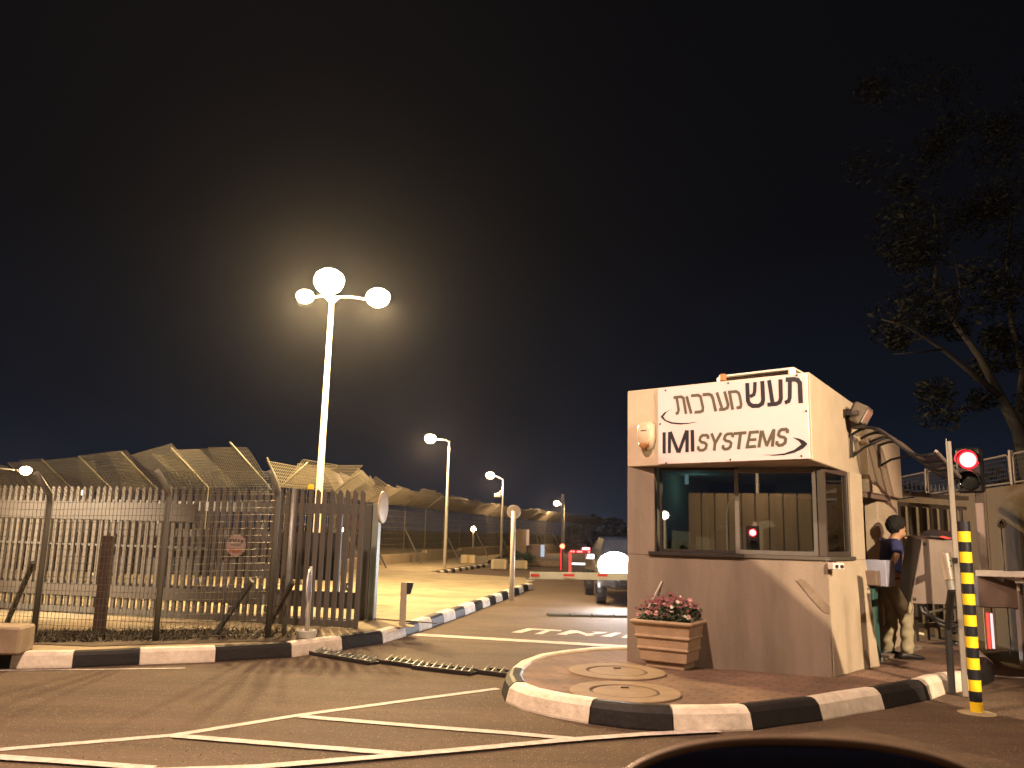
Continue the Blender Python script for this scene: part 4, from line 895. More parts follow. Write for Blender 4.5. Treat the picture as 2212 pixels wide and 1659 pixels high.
gL, gR = Vector((-9.6, 13.39)), Vector((-2.03, 11.58)); gdv = (gR-gL); GW = gdv.length; gdv.normalize(); gnv = Vector((gdv.y, -gdv.x)); gnv = gnv if gnv.y < 0 else -gnv
pf = thing('palisade_fence', 'long steel palisade fence of pale pointed slats left of the sliding gate', 'fence', (*gR, .15))
TZ, BZ2 = 2.03, .17
sl_me = None
X7, N7 = Vector((*gdv, 0)), Vector((*gnv, 0)); Zu = Vector((0, 0, 1))
def slat_mesh():
    mb = MB(); w2, hh = .026, TZ-BZ2
    # angle section: face plate and a returned edge, pointed top
    vs = [(-w2, 0), (w2, 0)]
    f = [X7*-w2, X7*w2, X7*w2 + Zu*(hh-.03), Zu*hh + X7*.0, X7*-w2 + Zu*(hh-.03)]
    mb.add(f + [v - N7*.004 for v in f], [(0, 1, 2, 3, 4), (9, 8, 7, 6, 5), (0, 5, 6, 1), (1, 6, 7, 2), (2, 7, 8, 3), (3, 8, 9, 4), (4, 9, 5, 0)])
    g_ = [X7*w2, X7*(w2+.004) - N7*.035, X7*(w2+.004) - N7*.035 + Zu*(hh-.05), X7*w2 + Zu*(hh-.03)]
    mb.add(g_ + [v + X7*.003 for v in g_], [(0, 1, 2, 3), (7, 6, 5, 4), (0, 4, 5, 1), (1, 5, 6, 2), (2, 6, 7, 3), (3, 7, 4, 0)])
    return mb
n_s = int(GW/.112)
proto = None
for i in range(n_s+1):
    p = gL + gdv*(GW*i/n_s) + gnv*.03
    loc = Vector((*p, BZ2)) - pf.location
    if proto is None:
        proto = slat_mesh(); o = proto.build('slat', PALIS, None); o.parent = pf; o.location = loc; sl_me = o.data
    else:
        o = bpy.data.objects.new('slat', sl_me); COL.objects.link(o); o.parent = pf; o.location = loc + Vector((0, 0, random.uniform(-.006, .006))); o.rotation_euler = (0, random.uniform(-.006, .006), 0)
GP = lambda s_, z, o=0: Vector((*(gL + gdv*s_ + gnv*o), z))
def zrow(x, y, Y): return AT(x, y, Y).z
MB().beam(GP(0, .215), GP(GW, .215), .05, .09).build('bottom_rail', GREY, pf)
MB().box(GP(2.6, 1.66, .045), (5.2, .012, .26), (X7, N7, Zu)).build('slat_shade_strip', mat('slat_shade', (.055, .045, .035), .6, var=.2), pf)  # dark strip laid over the slats as a band of shade
MB().box(GP(3.0, .50, .045), (6.0, .012, .17), (X7, N7, Zu)).build('slat_shade_strip', mat('slat_shade', (.055, .045, .035), .6, var=.2), pf)
MB().beam(GP(0, 1.16), GP(GW-2.4, 1.16), .03, .03).build('middle_rail', GREY, pf)
MB().beam(GP(GW-.01, .16, -.02), GP(GW-.01, 2.02, -.02), .06, .06).build('end_post', GALV, pf, bevel=.006)
# sliding gate behind: frame, solid sheet, cross braces
hL, hR = Vector((-9.3, 14.35)), Vector((-2.08, 12.85)); hd = (hR-hL); HW = hd.length; hd.normalize(); hn = Vector((hd.y, -hd.x)); hn = hn if hn.y < 0 else -hn
sgt = thing('sliding_gate', 'grey green sliding gate with a solid sheet behind the palisade slats', 'gate', (*hR, .15))
HP = lambda s_, z, o=0: Vector((*(hL + hd*s_ + hn*o), z))
zt0, zt1 = AT(797, 1090, 12.85).z, AT(797, 1112, 12.85).z
MB().beam(HP(0, (zt0+zt1)/2), HP(HW, (zt0+zt1)/2), .10, zt0-zt1).build('top_beam', GREY, sgt, bevel=.004)
MB().beam(HP(0, .42), HP(HW, .42), .10, .24).build('bottom_beam', GREY, sgt, bevel=.004)
MB().beam(HP(HW-.07, .16), HP(HW-.07, zt0), .14, .13, up=(*hn, 0)).build('end_frame', GREY, sgt, bevel=.006)
MB().beam(HP(HW+.06, .12), HP(HW+.06, zt0+.02), .10, .13, up=(*hn, 0)).build('end_post', GREEN, sgt, bevel=.008)
MB().box(HP(HW-1.95, 1.06, .02), (2.9, .008, .72), (Vector((*hd, 0)), Vector((*hn, 0)), Zu)).build('sheet', mat('gate_sheet', (.022, .019, .017), .6, .2, var=.2), sgt)
MB().box(HP(HW-5.40, 1.08, .02), (3.95, .008, .80), (Vector((*hd, 0)), Vector((*hn, 0)), Zu)).build('sheet', mat('gate_sheet', (.11, .095, .085)), sgt)
MB().box(HP(HW-5.5, 1.58, .0), (3.8, .04, .18), (Vector((*hd, 0)), Vector((*hn, 0)), Zu)).build('back_plate', GREY, sgt)
for s_ in (HW-.55, HW-1.4, HW-3.45, HW-4.6, HW-5.8, HW-7): MB().beam(HP(s_, .5, -.03), HP(s_, zt1, -.03), .07, .05, up=(*hn, 0)).build('upright', GREY, sgt)
MB().beam(HP(HW-4.6, .5, -.04), HP(HW-3.5, zt1, -.04), .05, .04).build('brace', GREY, sgt); MB().beam(HP(HW-5.8, zt1, -.04), HP(HW-4.7, .5, -.04), .05, .04).build('brace', GREY, sgt)
for s_, h_ in ((HW-.35, .62), (HW-2.9, .62)): MB().lathe([(.02, -.02), (.06, -.02), (.06, .02), (.02, .02)], HP(s_, h_), (*hn, 0), 14).build('roller', GALV, sgt)
MB().beam(Vector((hR.x+.1, hR.y, .168)), Vector((-1.0, 12.45, .168)), .04, .012).build('ground_track', RUST, sgt)
# round mirror fixed above the gate end, seen almost edge on
dc = AT(828, 1096, 12.9); dx = Vector((.99, -.14, 0)).normalized()
rm = thing('round_mirror', 'large round pale disc seen nearly edge on at the end of the sliding gate', 'mirror', dc)
MB().lathe([(0, .03), (.14, .025), (.24, .01), (.25, 0), (.25, -.012), (.235, -.02), (0, -.02)], dc, dx, 28).build('disc', mat('mirror_back', (.55, .46, .33), .5, var=.1), rm, smooth=False)
MB().lathe([(.08, -.02), (.08, -.05), (.06, -.10), (0, -.11)], dc, dx, 14).build('hub', mat('hub', (.22, .17, .12), .6), rm)
MB().beam(dc - dx*.10, Vector((*(hR+hd*.06), dc.z)), .04, .04).build('bracket', GREY, rm)
fpl = Vector((-9.2, 9.4, 3.4)); ft3 = thing('flood_lamp', 'added flood lamp on a pole lighting the palisade from the left, outside the picture', 'lamp', (fpl.x-.3, fpl.y, .15))  # unseen lamp added to brighten the left slats
MB().tube([(fpl.x-.3, fpl.y, .15), (fpl.x-.3, fpl.y, 3.7)], .04, 8).build('pole', POLE, ft3); MB().box(fpl + Vector((-.18, -.08, .05)), (.16, .2, .16)).build('housing', DARK, ft3)
lamp('lamp_light', 'SPOT', fpl, 5600, (1.0, .76, .50), .05, rot=(Vector((-6.6, 12.7, 1.3))-fpl).to_track_quat('-Z', 'Y').to_euler(), spot=46, blend=.95)
# beacon on a thin mast behind the gate
bp_ = AT(671, 1062, 13.3); bt2 = thing('beacon', 'amber warning beacon on a thin mast behind the palisade', 'beacon', (bp_.x, bp_.y, .15), 'amber beacons')
MB().tube([(bp_.x, bp_.y, .15), (bp_.x, bp_.y, bp_.z)], .018, 6).build('mast', GREY, bt2)
MB().lathe([(.05, 0), (.05, .03), (.04, .04)], bp_, n=12).build('base', DARK, bt2); MB().lathe([(.042, .035), (.048, .045), (.048, .10), (.03, .115), (0, .117)], bp_, n=12).build('lens', mat('beacon_lit', (.9, .45, .02), .25, emit=(1, .45, .02), es=.6), bt2)
# board and two work lights behind the gate
bdp = AT(752, 1129, 15.0); bd = thing('notice_board', 'small dark board hanging behind the right part of the gate slats', 'board', bdp)
MB().box(bdp, (.44, .03, .19)).build('board', RUST, bd); MB().tube([(bdp.x, bdp.y+.03, .15), bdp + Vector((0, .03, .1))], .02, 6).build('pole', GREY, bd)
for (x, y, lab) in ((738, 1142, 'small bright work light just below the dark board behind the gate'), (791, 1125, 'small bright work light between the gate slats and the end frame')):
    p = AT(x, y, 15.6); t = thing('work_light', lab, 'work light', p, 'small lights behind the gate')
    MB().lathe([(0, .02), (.05, .015), (.06, 0), (.05, -.03), (0, -.04)], p, (.2, -1, -.2), 12).build('lamp_glass', emis('work_lamp', (1, .78, .42), 22), t); MB().tube([(p.x, p.y+.05, .15), (p.x, p.y+.05, p.z)], .015, 6).build('pole', GREY, t)
# round warning sign on the slats
ws = ON(510, 1178, gL, gR, .07); wt = thing('round_notice', 'faded round white and red notice with Hebrew print on the palisade', 'sign', ws)
MB().lathe([(0, .003), (.155, .003), (.155, -.003), (0, -.003)], ws, N7, 28).build('disc', mat('notice', (.20, .14, .12), .6, var=.15), wt)
MB().lathe([(0, .0045), (.145, .0045)], ws - Zu*.0, N7, 28).build('face', mat('notice_face', (.22, .165, .145), .6, var=.1), wt)
MB().box(ws + N7*.006 - Zu*.075, (.20, .003, .06), (X7, N7, Zu)).build('red_band', mat('notice_red', (.20, .07, .055), .6), wt)
def glyph(mb, c, s_, strokes):
    for a_, b_ in strokes: mb.beam(c + X7*(a_[0]*s_) + Zu*(a_[1]*s_), c + X7*(b_[0]*s_) + Zu*(b_[1]*s_), .012*s_/.04, .002, up=tuple(N7))
HEB = [[((0, 1), (.8, 1)), ((.8, 1), (.8, 0)), ((.1, .55), (.1, 0))], [((0, 1), (.7, 1)), ((.7, 1), (.7, 0))], [((0, 1), (.8, 1)), ((.8, 1), (.8, 0)), ((.1, .55), (.1, 0))], [((.2, 1), (.6, 1)), ((.4, 1), (.45, 0))], [((0, 1), (.8, 0)), ((.8, 1), (.5, .55)), ((.05, 0), (.35, .45))]]
for i, gl in enumerate(HEB):
    mb = MB(); glyph(mb, ws + N7*.008 + X7*(-.118+.048*i) + Zu*.035, .042, gl); mb.build('letter', BLK, wt)
for i in range(6): MB().box(ws + N7*.007 + X7*(-.07+.028*i) + Zu*.005, (.018, .002, .014), (X7, N7, Zu)).build('small_print', BLK, wt)

# white base bollard with a disc, reader post
bb = G(662, 1378, .155); bo = thing('disc_bollard', 'white post on a round base carrying a disc seen edge on by the kerb', 'bollard', bb)
MB().lathe([(0, .0), (.105, 0), (.125, .085), (.118, .095), (.0, .085)], bb, n=24).build('base', mat('base_pale', (.5, .5, .44), .6, var=.15), bo, smooth=False)
MB().tube([bb + Zu*.08, bb + Zu*.55, bb + Zu*.86], [.030, .026, .016], 12).build('post', WHT, bo, smooth=True)
dcc = AT(667, 1266, 10.35); MB().lathe([(0, .006), (.19, .006), (.2, 0), (.19, -.006), (0, -.006)], dcc, (.985, .12, 0), 28).build('disc', mat('disc_back', (.20, .10, .08), .5), bo)
MB().lathe([(.183, .008), (.203, .008), (.203, -.008), (.183, -.008)], dcc, (.985, .12, 0), 28).build('rim', WHT, bo)
rp_ = G(869, 1352, .155); rd_ = thing('reader_post', 'short square grey post with a small dark reader near the striped kerb', 'reader post', rp_)
MB().beam(rp_, rp_ + Zu*.60, .085, .085).build('post', mat('reader_grey', (.32, .29, .22), .6, var=.15), rd_, bevel=.005)
MB().slab([rp_ + Vector((.045, -.04, z)) + Vector((dx_, 0, 0)) for dx_, z in ((0, .44), (0, .60), (.09, .60), (.05, .44))], (0, 1, 0), .09).build('reader', DARK, rd_)
MB().lathe([(0, .01), (.16, .008), (.18, 0)], rp_, n=16).build('footing', CONC, rd_)
# disc sign on pole at the pavement end
ps = G(1105, 1299, .155); rsn = thing('round_road_sign', 'round road sign seen from its pale back on a pole at the pavement end', 'road sign', ps)
cS = AT(1110, 1106, 16.9); MB().tube([ps, Vector((ps.x, ps.y, cS.z+.02))], .05, 12).build('pole', POLE, rsn, smooth=True)
MB().lathe([(0, .008), (.135*1.0, .008), (.14, 0), (.135, -.008), (0, -.008)], cS - Vector((0, .07, 0)), (0.0, -1, 0), 28).build('disc', mat('sign_back', (.42, .38, .32), .5, .1, var=.1), rsn)
MB().box(cS - Vector((0, .085, 0)), (.05, .015, .06)).build('clamp', GREY, rsn)

# =================================================================== TALL PERIMETER FENCE in the distance
FPOST = mat('fence_post_dull', (.15, .135, .10), .6, .2)
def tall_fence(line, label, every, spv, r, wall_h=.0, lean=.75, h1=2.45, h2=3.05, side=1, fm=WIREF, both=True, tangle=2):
    t = thing('security_fence', label, 'fence', (*line[0], .1))
    pts = []
    for i in range(len(line)-1):
        a_, b_ = Vector(line[i]), Vector(line[i+1]); k = max(1, round((b_-a_).length/every))
        for j in range(k): pts.append(a_.lerp(b_, j/k))
    pts.append(Vector(line[-1]))
    nr = []
    for i, p in enumerate(pts):
        d_ = (pts[min(i+1, len(pts)-1)] - pts[max(i-1, 0)]).normalized(); nr.append(Vector((d_.y, -d_.x))*side)
    for i, p in enumerate(pts):
        mb = MB(); q_ = p + nr[i]*lean
        mb.tube([(p.x, p.y, 0.0), (p.x, p.y, h1), (q_.x, q_.y, h2)], .022, 6)
        if both: q2 = p - nr[i]*lean*.6; mb.tube([(p.x, p.y, h1), (q2.x, q2.y, h2+.12)], .022, 6)
        mb.build('post', FPOST, t, smooth=True)
        if i % 2 == 0: MB().beam((p.x, p.y, 1.6), (p.x + nr[i].x*.8, p.y + nr[i].y*.8, .15), .05, .05).build('brace', GREY, t)
    for i in range(len(pts)-1):
        p, q_ = pts[i], pts[i+1]; V3 = lambda v, z: Vector((v.x, v.y, z)); mb = MB(); sag = random.uniform(-.16, .16); s2 = random.uniform(-.16, .16)
        wires(mb, V3(p, .25), V3(q_, .25), V3(q_, h1), V3(p, h1), spv*1.2, spv*2.0, r*.62)
        mb.build('mesh_panel', fm, t)
        mb = MB(); A_, B_ = p + nr[i]*(lean), q_ + nr[i+1]*(lean)
        wires(mb, V3(p, h1), V3(q_, h1), V3(B_, h2+sag), V3(A_, h2+s2), spv*.8, spv, r)
        mb.build('top_mesh', fm, t)
        if both:
            mb = MB(); A_, B_ = p - nr[i]*(lean*.6), q_ - nr[i+1]*(lean*.6)
            wires(mb, V3(p, h1), V3(q_, h1), V3(B_, h2+.12-sag), V3(A_, h2+.12+s2), spv*.8, spv, r); mb.build('top_mesh', fm, t)
        if tangle:
            for k_ in range(tangle):
                a0 = p.lerp(q_, random.uniform(-.1, .5)); b0 = a0 + (q_-p)*random.uniform(.4, .8); nn_ = nr[i]*random.uniform(-.5, .95)*lean; r_ = random.uniform(-.25, .35)
                mb = MB(); wires(mb, V3(a0, h1+random.uniform(-.1, .2)), V3(b0, h1+random.uniform(-.1, .25)), V3(b0+nn_, h2+r_-.1), V3(a0+nn_, h2+r_*.5), spv*.9, spv*1.2, r); mb.build('loose_mesh', fm, t)
        if wall_h:
            d_ = (q_-p).normalized(); o_ = nr[i]; hh = wall_h + random.choice((0, .0, .12))
            MB().prism([tuple(p + o_*.12), tuple(q_ + o_*.12), tuple(q_ - o_*.12), tuple(p - o_*.12)], -.05, hh).build('wall_base', WALLC, t, bevel=.01)
    return t
tall_fence([(-19.5, 29.5), (-12.0, 23.0), (-4.9, 16.9)], 'tall mesh fence with a wide leaning top behind the palisade on the left', 2.4, .085, .0036, 0, lean=.95, h1=2.30, h2=3.10, side=1, fm=WIRE, both=False, tangle=1)
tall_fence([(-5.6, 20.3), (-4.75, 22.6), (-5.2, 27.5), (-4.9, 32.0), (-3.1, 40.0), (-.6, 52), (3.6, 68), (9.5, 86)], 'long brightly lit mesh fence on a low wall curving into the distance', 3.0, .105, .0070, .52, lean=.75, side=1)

# =================================================================== LAMPS
SOD = (1.0, .69, .31); WARM = (1.0, .64, .34)
LAMPG = emis('lamp_glass_near', (1.0, .86, .58), 60); LAMPF = emis('lamp_glass_far', (1.0, .74, .36), 60); LAMPB = emis('lamp_glass_amber', (1.0, .66, .34), 55)
def head(t, p, d, L, wdt, gm, name='lamp_head'):
    """cobra style luminaire from p in direction d with a bowl under it"""
    d = Vector(d).normalized(); x = d.cross(Zu).normalized(); u = x.cross(d)
    o = MB(); n = 12; prof = [(-.12, .2), (-.02, .32), (.12, .55), (.3, .6), (.5, .2)]; vs = []
    for s_, k in prof:
        for j in range(n):
            a_ = 2*math.pi*j/n; vs.append(p + d*(L*s_) + x*(math.cos(a_)*wdt/2*k) + u*(max(math.sin(a_), -.15)*wdt*.33*k))
    o.add(vs, [(i*n+j, i*n+(j+1) % n, (i+1)*n+(j+1) % n, (i+1)*n+j) for i in range(len(prof)-1) for j in range(n)] + [tuple(range(n)), tuple(range((len(prof)-1)*n, len(prof)*n))])
    h = o.build(name, POLE, t, smooth=True)
    m, k = MB(), 14; c = p + d*(L*.56); vs = []
    for i, (rr, dz) in enumerate(((.02, .72), (.55, .62), (.88, .35), (1, 0), (.94, -.35), (.75, -.70), (.4, -.93), (.02, -1))):
        for j in range(k):
            a_ = 2*math.pi*j/k; vs.append(c + d*(math.cos(a_)*L*.50*rr) + x*(math.sin(a_)*wdt*.62*rr) + u*(dz*wdt*.60) + u*wdt*.08)
    m.add(vs, [(i*k+j, i*k+(j+1) % k, (i+1)*k+(j+1) % k, (i+1)*k+j) for i in range(7) for j in range(k)]); m.build('bowl', gm, h, smooth=True)
    return c - u*(wdt*.62)
# triple lamp
Lb = G(675, 1279, .155); Lt = AT(727, 640, Lb.y)
tl = thing('street_lamp', 'tall pale lamp mast with three glowing heads behind the sliding gate', 'street lamp', Lb)
topz = Lt.z
MB().tube([Lb, Lb + Zu*.3, Vector((Lb.x, Lb.y, topz))], [.09, .085, .05], 16).build('pole', mat('mast', (.62, .55, .40), .5, var=.1, scale=3), tl, smooth=True)
MB().lathe([(.05, -.12), (.16, .0), (.05, .05), (0, .06)], Vector((Lb.x, Lb.y, topz-.04)), n=12).build('collar', POLE, tl)
top = Vector((Lb.x, Lb.y, topz))
arms = [AT(680, 641, Lb.y+.05), AT(793, 646, Lb.y-.25), AT(722, 622, Lb.y-.62)]
hd_dirs = [Vector((-1, .1, .02)), Vector((1, -.55, -.03)), Vector((-.12, -1, .10))]
Ls = [.40, .54, .62]
hot = []
for i in range(3):
    MB().tube([top - Zu*.02, top.lerp(arms[i], .5) + Zu*.02, arms[i]], [.03, .024, .02], 8).build('arm', POLE, tl, smooth=True)
    hot.append(head(tl, arms[i], hd_dirs[i], Ls[i], [.30, .40, .52][i], [LAMPF, LAMPG, LAMPG][i]))
for i, p in enumerate(hot): lamp('lamp_light', 'POINT', p - Zu*.06, [2600, 2600, 3200][i], [SOD, SOD, SOD][i], .10)
def street_lamp(base, tip, poletop, label, E, gm, hl=.55, r=.06, armdir=None, cam2=False, col=WARM):
    t = thing('street_lamp', label, 'street lamp', base, 'street lamps along the road')
    pt_ = AT(*poletop, base.y); tp_ = AT(*tip, base.y - .2)
    MB().tube([base, Vector((base.x, base.y, pt_.z*.5)), Vector((base.x, base.y, pt_.z))], [r, r*.85, r*.5], 10).build('pole', POLE, t, smooth=True)
    d_ = (tp_ - Vector((base.x, base.y, pt_.z))); dn = Vector((d_.x, d_.y, 0)).normalized()
    st_ = tp_ - dn*hl*.5
    MB().tube([Vector((base.x, base.y, pt_.z-.05)), Vector((base.x, base.y, pt_.z)) + dn*.15 + Zu*.03, st_ + Zu*.03], r*.4, 8).build('arm', POLE, t, smooth=True)
    p = head(t, st_ + Zu*.02, dn, hl, hl*.75, gm)
    lamp('lamp_light', 'POINT', p - Zu*.05, E, col, .10)
    MB().box(Vector((base.x, base.y-.06, pt_.z-.35)), (.09, .08, .22)).build('control_box', POLE, t)
    if cam2:
        c = AT(1075, 1070, base.y); q_ = Vector((base.x, base.y, AT(1085, 1064, base.y).z)); MB().tube([q_, q_ + Zu*.12 + Vector((-.15, 0, 0)), (q_+c)/2 + Zu*.12, c + Zu*.1], .03, 6).build('camera_arm', POLE, t)
        MB().box(c, (.38, .25, .22)).build('camera', WHT, t, bevel=.03)
    return t
l1 = G(960, 1228, .155); l2 = G(1082, 1207); l3 = G(1217, 1197)
street_lamp(l1, (931, 949), (972, 952), 'nearest single street lamp left of the road, beyond the bright pavement', 1500, LAMPF, .42, .065)
street_lamp(l2, (1060, 1028), (1090, 1034), 'middle street lamp with a camera arm, behind the round sign', 900, LAMPB, .50, .085, cam2=True)
street_lamp(l3, (1203, 1088), (1221, 1091), 'farthest single street lamp left of the headlights', 900, LAMPB, .46, .08)
ll = Vector((-21, 33, .1)); street_lamp(ll, (54, 1018), (42, 1012), 'street lamp glowing through the mesh at the far left', 350, LAMPF, .45, .06)
p5 = AT(1023, 1143, 58); t5 = thing('path_lamp', 'tiny post lamp glowing before the distant fence', 'lamp', (p5.x, p5.y, -.02)); MB().tube([(p5.x, p5.y, -.02), p5], .07, 6).build('post', POLE, t5); MB().lathe([(0, -.2), (.16, -.1), (.18, 0), (.12, .14), (0, .2)], p5, n=12).build('globe', LAMPB, t5, smooth=True)
p6 = AT(180, 1064, 24); t6 = thing('flood_lamp', 'small bright flood lamp shining through the mesh at left', 'lamp', (p6.x, p6.y, 0)); MB().tube([(p6.x, p6.y+.1, 0), (p6.x, p6.y+.1, p6.z)], .03, 6).build('pole', POLE, t6); MB().box(p6, (.20, .06, .13)).build('lamp_glass', emis('flood_lit', (1, .8, .5), 12), t6)
# lamps of the street behind and beside the viewpoint (they light the booth, the kerbs and the left pavement)
def off_lamp(x, y, h, dx, dy, E, col, label, hl=.6, size=.12):
    b_ = Vector((x, y, 0)); t = thing('street_lamp', label, 'street lamp', b_, 'street lamps of the approach road'); d_ = Vector((dx, dy, 0)).normalized()
    MB().tube([b_, b_ + Zu*h], [.09, .05], 10).build('pole', POLE, t, smooth=True); MB().tube([b_ + Zu*(h-.02), b_ + Zu*(h+.1) + d_*.5, b_ + Zu*(h+.12) + d_*1.2], .03, 6).build('arm', POLE, t)
    p = head(t, b_ + Zu*(h+.12) + d_*1.15, d_, hl, .3, LAMPF); lamp('lamp_light', 'POINT', p - Zu*.06, E, col, size); return p
off_lamp(9.8, 1.2, 6.6, -1, .1, 1400, (1.0, .71, .50), 'street lamp on the right of the approach road, outside the picture')
off_lamp(-12.6, 8.6, 6.0, 1, .0, 1600, (1.0, .62, .39), 'street lamp on the left of the approach road, outside the picture')
off_lamp(-3.5, 4.0, 7.4, 1, .0, 4100, (1.0, .64, .45), 'added street lamp high over the road, outside the picture')  # unseen lamp added overhead to brighten the asphalt

# unseen flood lamp and board added to throw slanting shade on the booth
FLp = Vector((5.9, 1.6, 4.3)); fl_t = thing('flood_lamp', 'added flood lamp on a short pole right of the viewpoint, outside the picture', 'lamp', (FLp.x+.3, FLp.y-.3, 0))
MB().tube([(FLp.x+.3, FLp.y-.3, 0), (FLp.x+.3, FLp.y-.3, 4.4)], .05, 8).build('pole', POLE, fl_t)
MB().box(FLp + Vector((.16, -.16, .05)), (.2, .2, .2)).build('housing', DARK, fl_t)
lamp('lamp_light', 'SPOT', FLp, 5000, (1.0, .72, .45), .012, rot=(Vector((3.1, 8.9, 1.2))-FLp).to_track_quat('-Z', 'Y').to_euler(), spot=42, blend=.5)
w1, w2 = ON(1608, 1192, A, B), ON(1778, 1342, A, B); dA, dB = (w1-FLp).normalized(), (w2-FLp).normalized()
pn = dA.cross(dB).normalized(); tang = (dB-dA).normalized(); mid = FLp + (dA+dB).normalized()*2.2
low = pn if pn.z < 0 else -pn; fwd = (dA+dB).normalized()
cr_ = [mid - tang*1.1, mid + tang*.9, mid + tang*.9 + low*1.2, mid - tang*1.1 + low*1.2]
sgb = thing('shade_board', 'added square board shading the booth wall, right of the viewpoint, outside the picture', 'road sign', (mid.x, mid.y, 0))  # board added and shaped to block the flood lamp along a slant
MB().slab(cr_, fwd, .012).build('plate', GALV, sgb); MB().tube([(mid.x, mid.y, 0), mid + low*.5], .03, 8).build('pole', POLE, sgb)

# =================================================================== BEHIND THE VIEWPOINT (seen mirrored in the booth glass)
r0, r1 = Vector((-10.6, -14.6)), Vector((3.5, -19.5)); rdv = (r1-r0); RLn = rdv.length; rdv.normalize(); rnv = Vector((-rdv.y, rdv.x))
rw = thing('panel_wall', 'concrete wall of narrow upright panels across the road, mirrored in the booth window', 'wall', (*r0, 0))
k = int(RLn/.55)
for i in range(k):
    p, q_ = r0 + rdv*(RLn*i/k + .03), r0 + rdv*(RLn*(i+1)/k - .03)
    MB().prism([tuple(p), tuple(q_), tuple(q_ - rnv*.15), tuple(p - rnv*.15)], 0, 3.35).build('panel', WALLC, rw)
MB().prism([tuple(r0 - rnv*.12), tuple(r1 - rnv*.12), tuple(r1 - rnv*.25), tuple(r0 - rnv*.25)], 0, 3.25).build('backing', DARK, rw)
off_lamp(-8, -15.8, 5.0, .35, .94, 260, (1, .66, .38), 'street lamp before the panel wall across the road, outside the picture')
rp1 = Vector((1.71, 9.28)) + Vector((-.49, -.87))*19
wl = thing('wall_lamp', 'bright round lamp on a post across the road, mirrored in the booth window', 'lamp', (rp1.x, rp1.y, 0)); MB().tube([(rp1.x, rp1.y, 0), (rp1.x, rp1.y, 2.05)], .04, 8).build('post', POLE, wl); MB().lathe([(0, -.14), (.11, -.09), (.14, 0), (.11, .09), (0, .14)], (rp1.x, rp1.y, 2.2), n=14).build('globe', emis('globe_lit', (1, .82, .55), 25), wl, smooth=True)
rp2 = Vector((2.63, 8.96)) + Vector((-.40, -.92))*12
signal((rp2.x, rp2.y, 0), (.40, .92, 0), 'second red traffic signal across the road, mirrored in the booth window', (0.0, .12, 0), 1.9, 1.50, r=.09, led=False, es=90)

# =================================================================== ENTRY BARRIER, CAR, FAR OBJECTS
bY = 12.4; b0, b1 = AT(1145, 1243, bY), AT(1365, 1245, bY)
eb = thing('entry_barrier', 'lowered pale green boom with red reflectors left of the booth', 'barrier', (4.1, 12.9, 0))
bq = Vector((4.1, 12.9, b1.z)); MB().beam(b0, bq, .05, .105).build('boom', mat('boom_paint', (.50, .56, .47), .45, var=.1), eb, bevel=.006)
MB().box((4.2, 12.95, .5), (.35, .35, 1.05)).build('cabinet', BROWNB, eb, bevel=.01)
for (x0, x1) in ((1146, 1165), (1217, 1241), (1291, 1312)):
    p, q_ = AT(x0, 1242.5, bY-.03), AT(x1, 1243.0, bY-.03); MB().beam(p, q_, .012, .035).build('reflector', REDP, eb)
# car with blazing headlights
cY = 18.0; cX = 2.86
car = thing('parked_car', 'car waiting behind the entry barrier with dazzling white headlights', 'car', (cX, cY, 0))
PAINT = mat('car_paint', (.012, .012, .014), .25, .4, coat=1.0)
secs = [(0, .35, .62, .55), (.12, .40, .72, .80), (.9, .38, .92, .86), (1.25, .38, .98, .87), (1.9, .35, 1.42, .70), (3.1, .35, 1.45, .70), (3.9, .38, 1.05, .84), (4.3, .42, .95, .80)]
vs = []
for dy, zb, ztp, hw in secs:
    for sx_, zz in ((-1, zb), (-1.0, (zb+ztp)*.5+.1), (-.82, ztp), (.82, ztp), (1.0, (zb+ztp)*.5+.1), (1, zb)): vs.append(Vector((cX + sx_*hw, cY + dy, zz)))
MB().add(vs, [(i*6+j, i*6+(j+1) % 6, (i+1)*6+(j+1) % 6, (i+1)*6+j) for i in range(7) for j in range(6)] + [tuple(range(6)), tuple(range(42, 48))]).build('body', PAINT, car, smooth=False, bevel=.02)
MB().slab([(cX-.68, cY+1.27, 1.0), (cX+.68, cY+1.27, 1.0), (cX+.55, cY+1.84, 1.38), (cX-.55, cY+1.84, 1.38)], (0, -.5, .8), .012).build('windscreen', mat('car_glass', (.01, .01, .012), .05), car)
for sx_ in (-1, 1):
    c = Vector((cX + sx_*.56, cY-.01, .84)); hl_ = puff(MB(), c + Vector((0, 0, .02)), [(.36*math.cos(q_*.314), .28*math.sin(q_*.314)) for q_ in range(20)], Vector((1, 0, 0)), Zu, Vector((0, -1, 0)), ((-.05, 1), (.0, 1), (.05, .8), (.07, .4))).build('headlight', emis('headlight', (1.0, .96, .99), 160), car, smooth=True)
    for dy in (.75, 3.4): MB().lathe([(.15, -.1), (.31, -.1), (.32, 0), (.31, .1), (.15, .1)], (cX + sx_*.78, cY+dy, .32), (1, 0, 0), 20).build('wheel', DARK, car)
    MB().box((cX + sx_*.95, cY+1.4, 1.0), (.18, .08, .12)).build('wing_mirror', PAINT, car, bevel=.01)
MB().box((cX, cY-.02, .52), (.9, .06, .14)).build('grille', DARK, car)
MB().box((cX, cY-.03, .40), (.5, .02, .11)).build('number_plate', YEL, car)

